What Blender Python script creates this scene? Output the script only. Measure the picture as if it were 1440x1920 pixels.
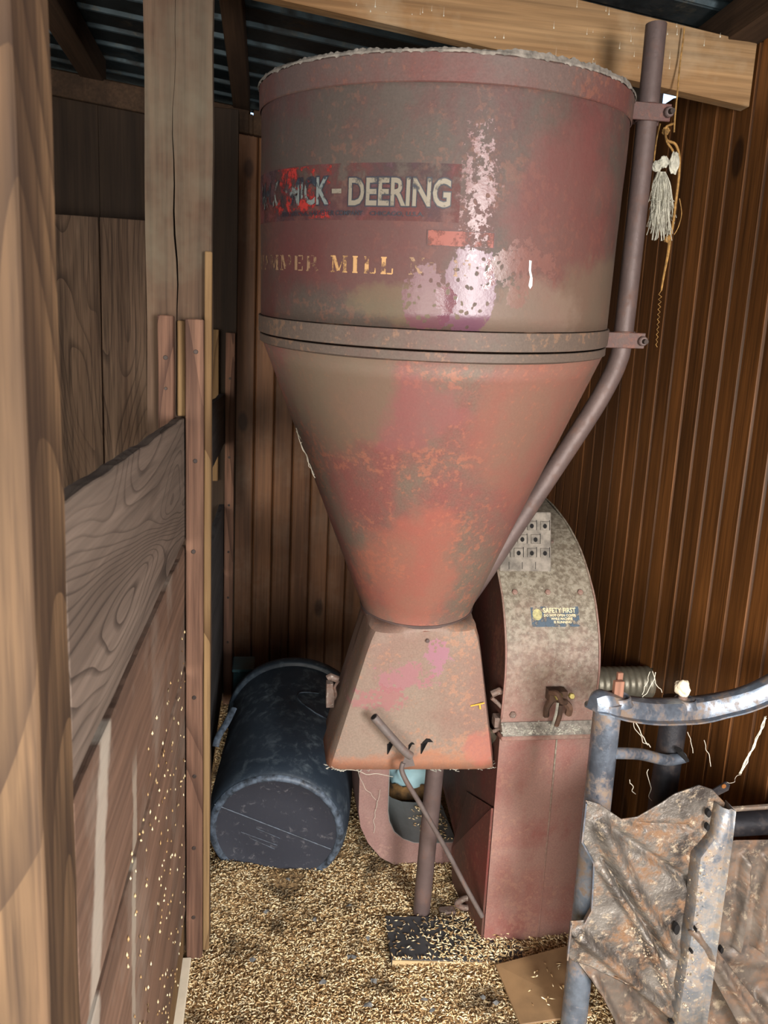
import bpy, bmesh, math, random
import numpy as np
from mathutils import Vector, Matrix, noise as mn
from mathutils.geometry import delaunay_2d_cdt
from math import sin, cos, pi, radians, hypot, atan2, sqrt
random.seed(7); rng = np.random.default_rng(7)
for o in list(bpy.data.objects): bpy.data.objects.remove(o)
S = bpy.context.scene
COL = S.collection

# ------------------------------------------------------------------ camera, sky, lights, exposure
cam_d = bpy.data.cameras.new('camera'); cam = bpy.data.objects.new('camera', cam_d); COL.objects.link(cam)
cam_d.sensor_fit = 'VERTICAL'; cam_d.sensor_height = 36; cam_d.sensor_width = 27
cam_d.lens = 1442 / 1920 * 36; cam_d.clip_start = .02
cam_d.dof.use_dof = True; cam_d.dof.focus_distance = 1.75; cam_d.dof.aperture_fstop = 9
RC = ((0.9878982, -0.0172898, -0.1541370), (-0.1480219, 0.1917556, -0.9702161), (0.0463314, 0.9812904, 0.1868758))
cam.matrix_world = Matrix(RC).to_4x4(); cam.location = (0, 0, 1.5)
S.camera = cam

def lin(c):
    return tuple(((x / 255) / 12.92 if x / 255 <= .04045 else ((x / 255 + .055) / 1.055) ** 2.4) for x in c) + (1,)

w = bpy.data.worlds.new('world'); S.world = w; w.use_nodes = True
wn = w.node_tree; bg = wn.nodes['Background']
sky = wn.nodes.new('ShaderNodeTexSky'); sky.sky_type = 'NISHITA'; sky.sun_disc = False
sky.sun_elevation = radians(40); sky.sun_rotation = radians(200); sky.air_density = 1; sky.dust_density = 2
wn.links.new(sky.outputs[0], bg.inputs[0]); bg.inputs[1].default_value = .38

def area(name, loc, target, sx, sy, power, col):
    d = bpy.data.lights.new(name, 'AREA'); d.shape = 'RECTANGLE'; d.size = sx; d.size_y = sy
    d.energy = power; d.color = col
    o = bpy.data.objects.new(name, d); COL.objects.link(o); o.location = loc
    o.rotation_euler = (Vector(target) - Vector(loc)).to_track_quat('-Z', 'Y').to_euler()
    return o
area('doorway_daylight', (.95, -1.15, 1.4), (.45, 1.9, -.1), .5, .85, 86, (1, .97, .95))
area('low_fill_light', (-.25, -1.1, 1.0), (.35, 1.8, -.15), .8, 1.0, 20, (1, .96, .9))  # added low fill behind the viewer, lifts the grain and planks
area('left_fill_light', (-1.0, -1.15, 1.15), (1.2, 1.9, .65), .8, 1.1, 26, (1, .95, .88))  # added fill from the left to brighten the right wall
area('stall_doorway_daylight', (-1.5, .2, 1.0), (-.3, 1.7, .0), .8, 1.1, 13, (1, .96, .9))
S.view_settings.view_transform = 'Standard'; S.view_settings.look = 'None'
S.view_settings.gamma = 1; S.view_settings.use_curve_mapping = False
S.view_settings.exposure = .52

# ------------------------------------------------------------------ projection helper (pixel of the photograph -> point on a plane)
C0 = np.array([0, 0, 1.5]); RM = np.array(RC)
def at(u, v, ax, val):
    d = RM @ np.array([u - 720, 960 - v, -1442.]); t = (val - C0[ax]) / d[ax]
    return Vector(C0 + d * t)

# ------------------------------------------------------------------ node helper
class NT:
    def __init__(s, name):
        s.m = bpy.data.materials.new(name); s.m.use_nodes = True; s.t = s.m.node_tree
        s.b = s.t.nodes['Principled BSDF']
    def n(s, typ, inp=None, **kw):
        nd = s.t.nodes.new('ShaderNode' + typ)
        for k, v in kw.items(): setattr(nd, k, v)
        for k, v in (inp or {}).items(): s.set(nd.inputs[k], v)
        return nd
    def set(s, sock, v):
        if isinstance(v, bpy.types.NodeSocket): s.t.links.new(v, sock)
        elif isinstance(v, bpy.types.Node): s.t.links.new(v.outputs[0], sock)
        else:
            if isinstance(v, tuple) and len(v) == 3 and sock.type == 'RGBA': v = v + (1,)
            sock.default_value = v
    def math(s, op, a, b=None, c=None, clamp=False):
        nd = s.t.nodes.new('ShaderNodeMath'); nd.operation = op; nd.use_clamp = clamp
        for i, v in enumerate((a, b, c)):
            if v is not None: s.set(nd.inputs[i], v)
        return nd.outputs[0]
    def mix(s, f, a, b, mode='MIX'):
        nd = s.t.nodes.new('ShaderNodeMix'); nd.data_type = 'RGBA'; nd.blend_type = mode
        s.set(nd.inputs[0], f); s.set(nd.inputs[6], a); s.set(nd.inputs[7], b)
        return nd.outputs[2]
    def noise(s, vec, scale, detail=4, rough=.55, dist=0):
        return s.n('TexNoise', {'Vector': vec, 'Scale': scale, 'Detail': detail, 'Roughness': rough, 'Distortion': dist}).outputs[0]
    def ramp(s, f, lo, hi):
        return s.n('MapRange', {'Value': f, 'From Min': lo, 'From Max': hi}).outputs[0]
    def obj(s, rnd=True):
        c = s.n('TexCoord').outputs['Object']
        if rnd:
            r = s.n('ObjectInfo').outputs['Random']
            v = s.n('VectorMath', {0: (17.3, 9.1, 5.7), 3: r}, operation='SCALE').outputs[0]
            c = s.n('VectorMath', {0: c, 1: v}, operation='ADD').outputs[0]
        return c
    def fin(s, col, rough=.7, metal=0, bump=None, bstr=.3, bdist=.004, spec=.4):
        s.set(s.b.inputs['Base Color'], col); s.set(s.b.inputs['Roughness'], rough); s.set(s.b.inputs['Metallic'], metal)
        s.set(s.b.inputs['Specular IOR Level'], spec)
        if bump is not None:
            bn = s.n('Bump', {'Height': bump, 'Strength': bstr, 'Distance': bdist})
            s.set(s.b.inputs['Normal'], bn.outputs[0])
        return s.m

def wood(name, ca, cb, cdark, axis=2, rings=0, ringw=.12, fiber=.5, knots=.0, dust=None, dusta=0, rough=.65, spec=.3, big=2.2, var=.35, bstr=.35, rnd=True):
    t = NT(name); c = t.obj(rnd)
    sc = [1, 1, 1]; sc[axis] = .1
    v = t.n('Mapping', {'Vector': c, 'Scale': tuple(sc)}).outputs[0]
    sc2 = [1, 1, 1]; sc2[axis] = .03
    vf = t.n('Mapping', {'Vector': c, 'Scale': tuple(sc2)}).outputs[0]
    n1 = t.noise(v, 9, 4, .6); nf = t.noise(vf, 160, 3, .6); nm = t.noise(vf, 45, 3, .6)
    col = t.mix(t.ramp(n1, .3, .7), lin(ca), lin(cb))
    col = t.mix(t.math('MULTIPLY', t.ramp(nf, .45, .8), fiber, clamp=True), col, lin(cdark))
    col = t.mix(t.math('MULTIPLY', t.ramp(nm, .5, .72), fiber * .7, clamp=True), col, lin(cdark))
    st_ = t.noise(v, 3.1, 5, .7, .6); b_ = t.n('MapRange', {'Value': st_, 'From Min': .3, 'From Max': .7, 'To Min': .62, 'To Max': 1.18}).outputs[0]
    col = t.mix(1.0, col, t.n('CombineColor', {0: b_, 1: b_, 2: b_}).outputs[0], 'MULTIPLY')
    ns = t.noise(vf, 75, 2, .5); b_ = t.n('MapRange', {'Value': ns, 'From Min': .3, 'From Max': .7, 'To Min': .78, 'To Max': 1.2}).outputs[0]
    col = t.mix(1.0, col, t.n('CombineColor', {0: b_, 1: b_, 2: b_}).outputs[0], 'MULTIPLY')
    h = t.math('MULTIPLY', nf, -1)
    if rings:
        sc3 = [1, 1, 1]; sc3[axis] = .22
        vr = t.n('Mapping', {'Vector': c, 'Scale': tuple(sc3)}).outputs[0]
        r = t.noise(vr, big, 2.2, .4, .35)
        fr = t.math('FRACT', t.math('MULTIPLY', r, rings))
        wb = t.noise(v, 6, 2)
        line = t.ramp(fr, 1 - ringw * 2.2, 1)
        line = t.math('MULTIPLY', line, t.ramp(wb, .25, .55), clamp=True)
        col = t.mix(t.math('MULTIPLY', line, .8), col, lin(cdark))
        h = t.math('SUBTRACT', h, t.math('MULTIPLY', line, 1.2))
    if knots:
        sck = [1, 1, 1]; sck[axis] = .5
        vk = t.n('Mapping', {'Vector': c, 'Scale': tuple(sck)}).outputs[0]
        vo = t.n('TexVoronoi', {'Vector': vk, 'Scale': 4.2}).outputs['Distance']
        k = t.ramp(t.math('ADD', vo, t.math('MULTIPLY', nm, .05)), knots + .06, knots + .02)
        col = t.mix(t.math('MULTIPLY', k, .75), col, lin(cdark))
    if dust:
        nd = t.noise(c, 3.5, 5, .65)
        col = t.mix(t.math('MULTIPLY', t.ramp(nd, .5, .72), dusta, clamp=True), col, lin(dust))
    if rnd and var:
        r = t.n('ObjectInfo').outputs['Random']
        b = t.math('ADD', t.math('MULTIPLY', t.math('FRACT', t.math('MULTIPLY', r, 7.77)), var), 1 - var / 2)
        col = t.mix(1.0, col, t.n('CombineColor', {0: b, 1: b, 2: b}).outputs[0], 'MULTIPLY')
    return t.fin(col, rough, 0, h, bstr, .003, spec)

def emask(t, c, x0, z0, a, b, amt=.6, sc=9, soft=.35, det=6):
    s = t.n('SeparateXYZ', {0: c})
    dx = t.math('DIVIDE', t.math('SUBTRACT', s.outputs[0], x0), a); dz = t.math('DIVIDE', t.math('SUBTRACT', s.outputs[2], z0), b)
    d = t.math('ADD', t.math('MULTIPLY', dx, dx), t.math('MULTIPLY', dz, dz))
    d = t.math('ADD', d, t.math('MULTIPLY', t.math('SUBTRACT', t.noise(c, sc, det, .72), .5), amt * 11))
    front = t.math('LESS_THAN', s.outputs[1], 0)
    return t.math('MULTIPLY', t.ramp(d, 1 + soft, 1 - soft), front, clamp=True)

def paint(name, dustc, redc, rustc, dlo=.4, dhi=.6, rust=.5, streak=.3, patches=(), gloss=(), rough=.62, seed=0., extra=None):
    """old red machine paint under dust, with rust speckle; patches = bare paint areas, gloss = clean glossy areas"""
    t = NT(name); c = t.obj(False)
    c2 = t.n('VectorMath', {0: c, 1: (seed, seed * .7, seed * 1.3)}, operation='ADD').outputs[0]
    st = t.n('Mapping', {'Vector': c2, 'Scale': (1, 1, .28)}).outputs[0]
    a = t.noise(c2, 4.5, 7, .62, .4); s = t.noise(st, 11, 4, .6); f = t.noise(c2, 70, 4, .65); f2 = t.noise(c2, 240, 2, .5)
    m = t.math('ADD', t.math('MULTIPLY', a, 1 - streak), t.math('MULTIPLY', s, streak))
    m = t.math('ADD', m, t.math('MULTIPLY', t.math('SUBTRACT', f, .5), .16))
    col = t.mix(t.ramp(m, dlo, dhi), lin(dustc), lin(redc))
    col = t.mix(t.math('MULTIPLY', t.ramp(t.math('ADD', t.math('MULTIPLY', f, .7), t.math('MULTIPLY', t.noise(c2, 7, 3), .45)), .62, .68), rust, clamp=True), col, lin(rustc))
    col = t.mix(t.math('MULTIPLY', t.ramp(f2, .3, .7), .22), col, (.012, .009, .008, 1))
    rg = rough
    for (x0, z0, aa, bb, amt, sc, colr, strength) in patches:
        mk = emask(t, c, x0, z0, aa, bb, amt, sc)
        col = t.mix(t.math('MULTIPLY', mk, strength), col, lin(colr))
    vv = t.n('VectorMath', {0: c2, 1: t.n('VectorMath', {0: t.n('TexNoise', {'Vector': c2, 'Scale': 60.}).outputs[1], 3: .012}, operation='SCALE').outputs[0]}, operation='ADD').outputs[0]
    spots = t.ramp(t.math('SUBTRACT', t.n('TexVoronoi', {'Vector': vv, 'Scale': 62., 'Randomness': 1.}).outputs['Distance'], t.math('MULTIPLY', t.noise(c2, 14, 3), .32)), .10, .14)
    coat = None
    for (x0, z0, aa, bb, amt, sc, colr, strength) in gloss:
        mk = emask(t, c, x0, z0, aa, bb, amt, sc, .05, 5)
        mk = t.math('MULTIPLY', mk, spots, clamp=True)
        col = t.mix(t.math('MULTIPLY', mk, strength), col, lin(colr))
        rg = t.math('ADD', t.math('MULTIPLY', mk, -.27), rg)
    if extra: col = extra(t, c, col)
    hh = t.math('ADD', t.math('MULTIPLY', f, .6), t.math('MULTIPLY', a, 1.))
    return t.fin(col, rg, 0, hh, .25, .004, .45)

def metal(name, ca, cb, cr, rough=.45, met=.6, rlo=.5, rhi=.65, sc=6., dust=None):
    t = NT(name); c = t.obj(True)
    a = t.noise(c, sc, 6, .65, .3); f = t.noise(c, sc * 9, 4, .6)
    col = t.mix(t.ramp(a, .35, .62), lin(ca), lin(cb))
    rm = t.ramp(t.math('ADD', t.math('MULTIPLY', t.noise(c, sc * 1.7, 6, .7), .75), t.math('MULTIPLY', f, .25)), rlo, rhi)
    col = t.mix(rm, col, lin(cr))
    if dust: col = t.mix(t.ramp(t.noise(c, sc * 4, 5, .75), .56, .68), col, lin(dust))
    r = t.math('ADD', t.math('MULTIPLY', rm, .35), rough)
    me = t.math('MULTIPLY', t.math('SUBTRACT', 1, rm), met)
    return t.fin(col, r, me, t.math('ADD', a, t.math('MULTIPLY', f, .5)), .35, .004, .5)

def flat(name, c, rough=.7, met=0, var=.25, sc=20):
    t = NT(name); v = t.obj(True)
    d = tuple(x * (1 - var) for x in c)
    return t.fin(t.mix(t.ramp(t.noise(v, sc, 5, .6), .35, .65), lin(c), lin(d)), rough, met, t.noise(v, sc * 3, 3), .2, .002)

def worn(name, c, lo, hi, sc=30, rough=.5, met=0, c2=None, seed=0.):
    """print worn through: letters and decals with flaked-off areas"""
    t = NT(name); v = t.obj(False)
    v = t.n('VectorMath', {0: v, 1: (seed, 0, seed)}, operation='ADD').outputs[0]
    n = t.math('ADD', t.math('MULTIPLY', t.noise(v, sc, 5, .7), .6), t.math('MULTIPLY', t.noise(v, sc / 5, 3, .6), .4))
    col = lin(c)
    if c2: col = t.mix(t.ramp(t.noise(v, 9, 5, .6), .44, .56), lin(c), lin(c2))
    t.fin(col, rough, met)
    tr = t.n('BsdfTransparent'); mx = t.n('MixShader', {0: t.ramp(n, lo, hi)})
    t.t.links.new(tr.outputs[0], mx.inputs[1]); t.t.links.new(t.b.outputs[0], mx.inputs[2])
    t.t.links.new(mx.outputs[0], t.t.nodes['Material Output'].inputs[0])
    return t.m

# ------------------------------------------------------------------ mesh helpers
WO = {}
def P(parent):
    return WO.get(parent.name, Vector((0, 0, 0))) if parent else Vector((0, 0, 0))
def mesh(name, vs, fs, mat, parent=None, smooth=False, bevel=0, origin=None, solid=0, seg=1, angle=None):
    vs = [Vector(v) for v in vs]
    c = Vector(origin) if origin is not None else sum(vs, Vector()) / len(vs)
    me = bpy.data.meshes.new(name); me.from_pydata([v - c for v in vs], [], fs); me.update()
    if mat: me.materials.append(mat)
    if smooth:
        me.polygons.foreach_set('use_smooth', [True] * len(me.polygons))
        if angle: me.set_sharp_from_angle(angle=radians(angle))
    o = bpy.data.objects.new(name, me); COL.objects.link(o)
    if parent is not None: o.parent = parent
    o.location = c - P(parent); WO[o.name] = c
    if solid:
        md = o.modifiers.new('solid', 'SOLIDIFY'); md.thickness = solid; md.offset = 0
    if bevel:
        md = o.modifiers.new('bevel', 'BEVEL'); md.width = bevel; md.segments = seg; md.limit_method = 'ANGLE'; md.angle_limit = radians(40)
    return o
def thing(name, label, cat, loc=(0, 0, 0), group=None, rot=None):
    o = bpy.data.objects.new(name, None); COL.objects.link(o); o.location = loc; o.empty_display_size = .05
    if rot is not None: o.rotation_euler = rot
    WO[o.name] = Vector(loc) if rot is None else Vector((0, 0, 0))
    o['label'] = label; o['category'] = cat
    if group: o['group'] = group
    return o
def tag(o, label, cat, group=None):
    o['label'] = label; o['category'] = cat
    if group: o['group'] = group
    return o
def struct(o): o['kind'] = 'structure'; return o
BOXF = [(0, 3, 2, 1), (4, 5, 6, 7), (0, 1, 5, 4), (1, 2, 6, 5), (2, 3, 7, 6), (3, 0, 4, 7)]
def boxv(a, b):
    x0, y0, z0 = a; x1, y1, z1 = b
    return [(x0, y0, z0), (x1, y0, z0), (x1, y1, z0), (x0, y1, z0), (x0, y0, z1), (x1, y0, z1), (x1, y1, z1), (x0, y1, z1)]
def box(name, a, b, mat, parent=None, bevel=.003, **k): return mesh(name, boxv(a, b), BOXF, mat, parent, bevel=bevel, **k)
def wedge(name, v8, mat, parent=None, bevel=.003): return mesh(name, v8, BOXF, mat, parent, bevel=bevel)
def roughboard(name, a, b, axis, mat, parent=None, n=24, amp=.002, seed=0, crack=None):
    """sawn timber with slightly wandering faces and eased edges"""
    a = Vector(a); b = Vector(b); o = [i for i in range(3) if i != axis]
    ring = [(0, 0), (.5, 0), (1, 0), (1, .5), (1, 1), (.5, 1), (0, 1), (0, .5)]
    vs = []; fs = []
    for k in range(n + 1):
        for (p, q) in ring:
            v = Vector((0, 0, 0)); v[axis] = a[axis] + (b[axis] - a[axis]) * k / n
            v[o[0]] = a[o[0]] + (b[o[0]] - a[o[0]]) * p; v[o[1]] = a[o[1]] + (b[o[1]] - a[o[1]]) * q
            w_ = mn.noise_vector(Vector((v.x * 9 + seed, v.y * 9, v.z * 9))) * amp
            w_[axis] = 0 if 0 < k < n else w_[axis] * .6
            vs.append(v + w_)
    m = len(ring)
    for k in range(n):
        for i in range(m):
            j = (i + 1) % m
            fs.append((k * m + i, k * m + j, (k + 1) * m + j, (k + 1) * m + i))
    fs.append(tuple(range(m))[::-1]); fs.append(tuple(n * m + i for i in range(m)))
    ob = mesh(name, vs, fs, mat, parent, bevel=.002)
    bm = bmesh.new(); bm.from_mesh(ob.data); bmesh.ops.recalc_face_normals(bm, faces=bm.faces); bm.to_mesh(ob.data); bm.free()
    return ob
def smooth_path(pts, n=8):
    pts = [Vector(p) for p in pts]; out = []
    for i in range(len(pts) - 1):
        p0 = pts[max(i - 1, 0)]; p1 = pts[i]; p2 = pts[i + 1]; p3 = pts[min(i + 2, len(pts) - 1)]
        for k in range(n):
            t = k / n
            out.append(.5 * ((2 * p1) + (-p0 + p2) * t + (2 * p0 - 5 * p1 + 4 * p2 - p3) * t * t + (-p0 + 3 * p1 - 3 * p2 + p3) * t ** 3))
    out.append(pts[-1]); return out
def tubev(path, r, n=12, cap=True, flatten=1.0, updir=None):
    path = [Vector(p) for p in path]; vs = []; fs = []
    rr = r if callable(r) else (lambda t: r)
    tan0 = (path[1] - path[0]).normalized()
    up = updir or (Vector((0, 0, 1)) if abs(tan0.z) < .9 else Vector((0, 1, 0)))
    x = tan0.cross(up).normalized()
    L = len(path)
    for i, p in enumerate(path):
        tg = (path[min(i + 1, L - 1)] - path[max(i - 1, 0)]).normalized()
        x = (x - tg * x.dot(tg)).normalized(); y = tg.cross(x)
        R = rr(i / (L - 1))
        for k in range(n):
            a = 2 * pi * k / n; vs.append(p + x * cos(a) * R + y * sin(a) * R * flatten)
    for i in range(L - 1):
        for k in range(n):
            j = (k + 1) % n; fs.append((i * n + k, i * n + j, (i + 1) * n + j, (i + 1) * n + k))
    if cap: fs.append(tuple(range(n))[::-1]); fs.append(tuple((L - 1) * n + k for k in range(n)))
    return vs, fs
def tube(name, path, r, mat, parent=None, n=14, **k):
    vs, fs = tubev(path, r, n, **k)
    return mesh(name, vs, fs, mat, parent, smooth=True, angle=40)
def join(parts):
    V = []; F = []
    for vs, fs in parts:
        b = len(V); V += list(vs); F += [tuple(i + b for i in f) for f in fs]
    return V, F
def lathe(name, prof, mat, parent=None, n=64, a0=-pi, a1=pi, center=(0, 0), solid=0, origin=(0, 0, 0), jag=None):
    """prof = list of (r, z); closed in angle when a full turn"""
    full = abs(a1 - a0 - 2 * pi) < 1e-6; m = n if full else n + 1
    vs = []; fs = []
    for (r, z) in prof:
        for k in range(m):
            a = a0 + (a1 - a0) * k / n
            vs.append((center[0] + r * sin(a), center[1] - r * cos(a), z))
    if jag: vs = [jag(Vector(v)) for v in vs]
    for i in range(len(prof) - 1):
        for k in range(n):
            j = (k + 1) % m; fs.append((i * m + k, i * m + j, (i + 1) * m + j, (i + 1) * m + k))
    return mesh(name, vs, fs, mat, parent, smooth=True, origin=origin, solid=solid, angle=35)
def bolt(name, p, nrm, r, h, mat, parent, n=6):
    nrm = Vector(nrm).normalized(); p = Vector(p)
    return mesh(name, *tubev([p - nrm * .002, p + nrm * h * .8, p + nrm * h], lambda t: r if t < .9 else r * .8, n), mat, parent)

# ------------------------------------------------------------------ materials
M = {}
M['beadboard'] = wood('beadboard', (142, 90, 45), (98, 61, 29), (38, 22, 11), 2, fiber=.6, knots=.09, rough=.45, spec=.35, var=.5, bstr=.15)
M['backboard'] = wood('backboard', (150, 104, 70), (112, 74, 48), (52, 30, 18), 2, fiber=.4, knots=.08, rough=.5, var=.3, bstr=.15, dust=(170, 150, 130), dusta=.25)
M['grey_board'] = wood('grey_board', (126, 103, 84), (98, 75, 58), (44, 32, 25), 2, rings=40, ringw=.12, fiber=.8, rough=.85, var=.2)
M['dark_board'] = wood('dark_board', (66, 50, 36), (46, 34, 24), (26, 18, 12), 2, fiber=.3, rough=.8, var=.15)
M['post'] = wood('post', (98, 77, 60), (74, 56, 44), (42, 30, 24), 2, fiber=.5, dust=(104, 100, 84), dusta=.5, rough=.85, var=.1)
M['near_post'] = wood('near_post', (132, 104, 74), (84, 62, 45), (46, 32, 22), 2, rings=46, ringw=.35, fiber=.9, rough=.8, var=.1, big=3)
M['cleat'] = wood('cleat', (136, 102, 82), (106, 76, 60), (56, 36, 28), 2, rings=18, ringw=.2, fiber=.7, rough=.8, var=.25)
M['pale_strip'] = wood('pale_strip', (150, 122, 84), (128, 98, 64), (80, 56, 34), 2, rings=14, fiber=.4, rough=.8, var=.2)
M['plank_top'] = wood('plank_top', (124, 110, 98), (102, 88, 77), (44, 35, 29), 1, rings=50, ringw=.12, fiber=.3, rough=.85, var=0, big=3.6, rnd=False)
M['plank_mid_plain'] = wood('plank_mid_plain', (136, 104, 84), (112, 86, 70), (70, 50, 40), 1, fiber=.35, dust=(160, 150, 136), dusta=.45, rough=.8, var=.12)
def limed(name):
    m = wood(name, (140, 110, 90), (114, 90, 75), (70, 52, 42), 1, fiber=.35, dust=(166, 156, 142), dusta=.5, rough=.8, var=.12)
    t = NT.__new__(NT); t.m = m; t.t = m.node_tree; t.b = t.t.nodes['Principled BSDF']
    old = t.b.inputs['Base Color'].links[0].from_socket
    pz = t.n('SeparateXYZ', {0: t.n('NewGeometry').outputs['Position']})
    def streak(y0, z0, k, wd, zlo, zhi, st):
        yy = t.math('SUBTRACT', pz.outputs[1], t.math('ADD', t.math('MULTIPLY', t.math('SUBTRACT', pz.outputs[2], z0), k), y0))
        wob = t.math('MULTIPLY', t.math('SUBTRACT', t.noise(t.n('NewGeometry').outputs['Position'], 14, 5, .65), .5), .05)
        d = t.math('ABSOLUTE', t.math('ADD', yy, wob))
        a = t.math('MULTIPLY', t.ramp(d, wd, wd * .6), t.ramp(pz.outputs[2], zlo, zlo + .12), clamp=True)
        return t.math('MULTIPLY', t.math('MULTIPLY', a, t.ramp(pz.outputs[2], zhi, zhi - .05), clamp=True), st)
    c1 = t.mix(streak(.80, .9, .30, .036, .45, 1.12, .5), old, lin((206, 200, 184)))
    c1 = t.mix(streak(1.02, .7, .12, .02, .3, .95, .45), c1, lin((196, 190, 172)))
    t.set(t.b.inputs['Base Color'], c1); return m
M['plank_mid'] = limed('plank_mid')
M['beam'] = wood('beam', (172, 138, 98), (138, 100, 62), (74, 50, 30), 0, fiber=.3, knots=.05, dust=(178, 160, 132), dusta=.55, rough=.7, var=0)
M['purlin'] = wood('purlin', (84, 62, 44), (60, 44, 31), (38, 26, 18), 1, fiber=.35, rough=.8, var=.2)
M['backing'] = flat('backing', (22, 16, 12), .95)
M['roof'] = metal('roof', (74, 88, 93), (50, 60, 64), (44, 40, 35), .45, .7, .5, .66, 3., dust=(84, 80, 70))
M['pipe'] = metal('pipe', (100, 84, 80), (84, 70, 67), (98, 70, 58), .55, .25, .52, .72, 8.)
M['rod'] = metal('rod', (120, 112, 108), (100, 88, 84), (104, 70, 52), .5, .4, .52, .7, 10.)
M['blue_metal'] = metal('blue_metal', (130, 142, 156), (84, 90, 100), (112, 96, 82), .36, .6, .46, .58, 9.)
M['sheet_metal'] = metal('sheet_metal', (116, 106, 96), (78, 70, 64), (104, 78, 58), .5, .35, .46, .62, 9., dust=(152, 138, 118))
def crusty(name):
    m = metal(name, (128, 122, 114), (66, 60, 56), (112, 84, 60), .45, .4, .48, .6, 10., dust=(170, 154, 132))
    b = [n for n in m.node_tree.nodes if n.type == 'BUMP'][0]; b.inputs['Strength'].default_value = .7; b.inputs['Distance'].default_value = .01
    return m
M['channel_metal'] = metal('channel_metal', (150, 152, 152), (112, 118, 126), (136, 116, 94), .4, .5, .44, .6, 12., dust=(196, 184, 164))
M['crusty'] = crusty('crusty_metal')
M['dark_metal'] = metal('dark_metal', (50, 50, 54), (34, 34, 38), (50, 38, 30), .45, .5, .5, .65, 8.)
M['galv'] = metal('galv', (128, 122, 106), (104, 98, 84), (110, 92, 70), .45, .5, .55, .7, 8.)
M['castiron'] = metal('castiron', (116, 98, 88), (88, 72, 64), (100, 64, 46), .7, .2, .5, .65, 20., dust=(160, 150, 138))
M['rust'] = flat('rust', (92, 66, 50), .8, 0, .35, 30)
M['nail'] = flat('nail', (66, 54, 48), .6, .3)
M['black'] = flat('black', (14, 11, 10), .9)
M['plastic'] = None
t = NT('black_plastic'); c = t.obj(False)
sc_ = t.math('MULTIPLY', t.ramp(t.noise(c, 26, 6, .7, .4), .5, .75), t.ramp(t.noise(c, 4, 3), .4, .6), clamp=True)
col = t.mix(t.math('MULTIPLY', sc_, .9), lin((40, 50, 60)), lin((112, 124, 130)))
M['plastic'] = t.fin(col, t.ramp(t.noise(c, 12, 4), -.2, 1.1), 0, t.noise(c, 60, 3), .12, .003, .5)
t = NT('barrel_base'); c = t.obj(False)
col = t.mix(t.math('MULTIPLY', t.ramp(t.noise(c, 40, 5, .75, .6), .58, .72), .5), lin((50, 52, 60)), lin((132, 130, 132)))
M['barrel_base'] = t.fin(col, .55, 0, t.noise(c, 60, 3), .12, .003, .4)
M['scuff'] = flat('scuffed_plastic', (92, 104, 118), .5, 0, .6, 45)
t = NT('grain'); r = t.n('NewGeometry').outputs['Random Per Island']
c = t.n('TexCoord').outputs['Object']
cr = t.n('ValToRGB', {0: r}); e = cr.color_ramp.elements
e[0].position = 0; e[0].color = lin((112, 82, 50)); e[1].position = 1; e[1].color = lin((246, 230, 192))
x = e.new(.3); x.color = lin((190, 156, 108)); x = e.new(.55); x.color = lin((226, 202, 154))
col = t.mix(t.math('MULTIPLY', t.ramp(t.noise(c, 7, 6, .65), .53, .62), .85), cr.outputs[0], lin((78, 62, 44)))
M['grain'] = t.fin(col, .5, 0, None, spec=.35)
t = NT('litter'); c = t.obj(False)
col = t.mix(t.ramp(t.noise(c, 120, 4, .6), .4, .6), lin((98, 76, 50)), lin((176, 144, 100)))
M['litter'] = t.fin(col, .9, 0, t.noise(c, 150, 3), .8, .006)

# hopper paints
DU, RE, RU = (104, 84, 74), (108, 50, 48), (150, 92, 66)
M['drum'] = paint('drum_paint', (77, 66, 59), (84, 50, 47), (116, 80, 64), .45, .62, .4,
    patches=[(-.2, .90, .2, .10, .3, 5, (92, 44, 43), .5), (.18, .96, .13, .18, .35, 5, (104, 58, 54), .5), (.3, .8, .12, .1, .4, 6, (96, 80, 66), .7), (.12, .78, .1, .07, .4, 7, (110, 92, 80), .7),
             (-.12, .79, .1, .04, .4, 8, (98, 84, 62), .6)],
    gloss=[(-.022, .812, .056, .08, .32, 13, (98, 66, 80), .9), (-.092, .80, .045, .062, .4, 13, (98, 62, 72), .75), (-.012, 1.0, .024, .075, 1.4, 90, (122, 84, 84), .6), (.02, .70, .14, .006, .5, 30, (124, 78, 84), .8), (.075, .86, .05, .05, 1.2, 20, (118, 84, 78), .5)])
M['cone'] = paint('cone_paint', (106, 90, 78), (122, 74, 68), (158, 100, 78), .42, .6, .55, .35, seed=3.1,
    patches=[(-.05, .16, .12, .17, .3, 7, (150, 86, 70), .5), (-.12, .58, .12, .09, .4, 9, (124, 76, 74), .6), (.18, .55, .15, .2, .3, 5, (128, 84, 70), .5), (-.25, .62, .1, .15, .3, 5, (104, 88, 72), .8)])
M['hood'] = paint('hood_paint', (134, 116, 102), (130, 102, 90), (172, 124, 96), .4, .6, .45, .2, seed=7.7,
    patches=[(-.05, -.41, .25, .05, .3, 9, (150, 96, 70), .6), (.17, -.36, .05, .05, .4, 9, (160, 92, 80), .6)],
    gloss=[(.03, -.09, .03, .045, .7, 30, (148, 104, 118), .8), (-.05, -.135, .07, .035, .8, 30, (146, 100, 106), .75), (-.12, -.2, .06, .032, .9, 30, (144, 98, 98), .75)])
M['band'] = paint('band_paint', (92, 79, 70), (94, 64, 58), (150, 112, 84), .5, .7, .35, .2, seed=2.2)
M['rim'] = paint('rim_paint', (92, 74, 68), (98, 60, 55), (140, 90, 68), .45, .62, .3, .2, seed=5.2)
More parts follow.
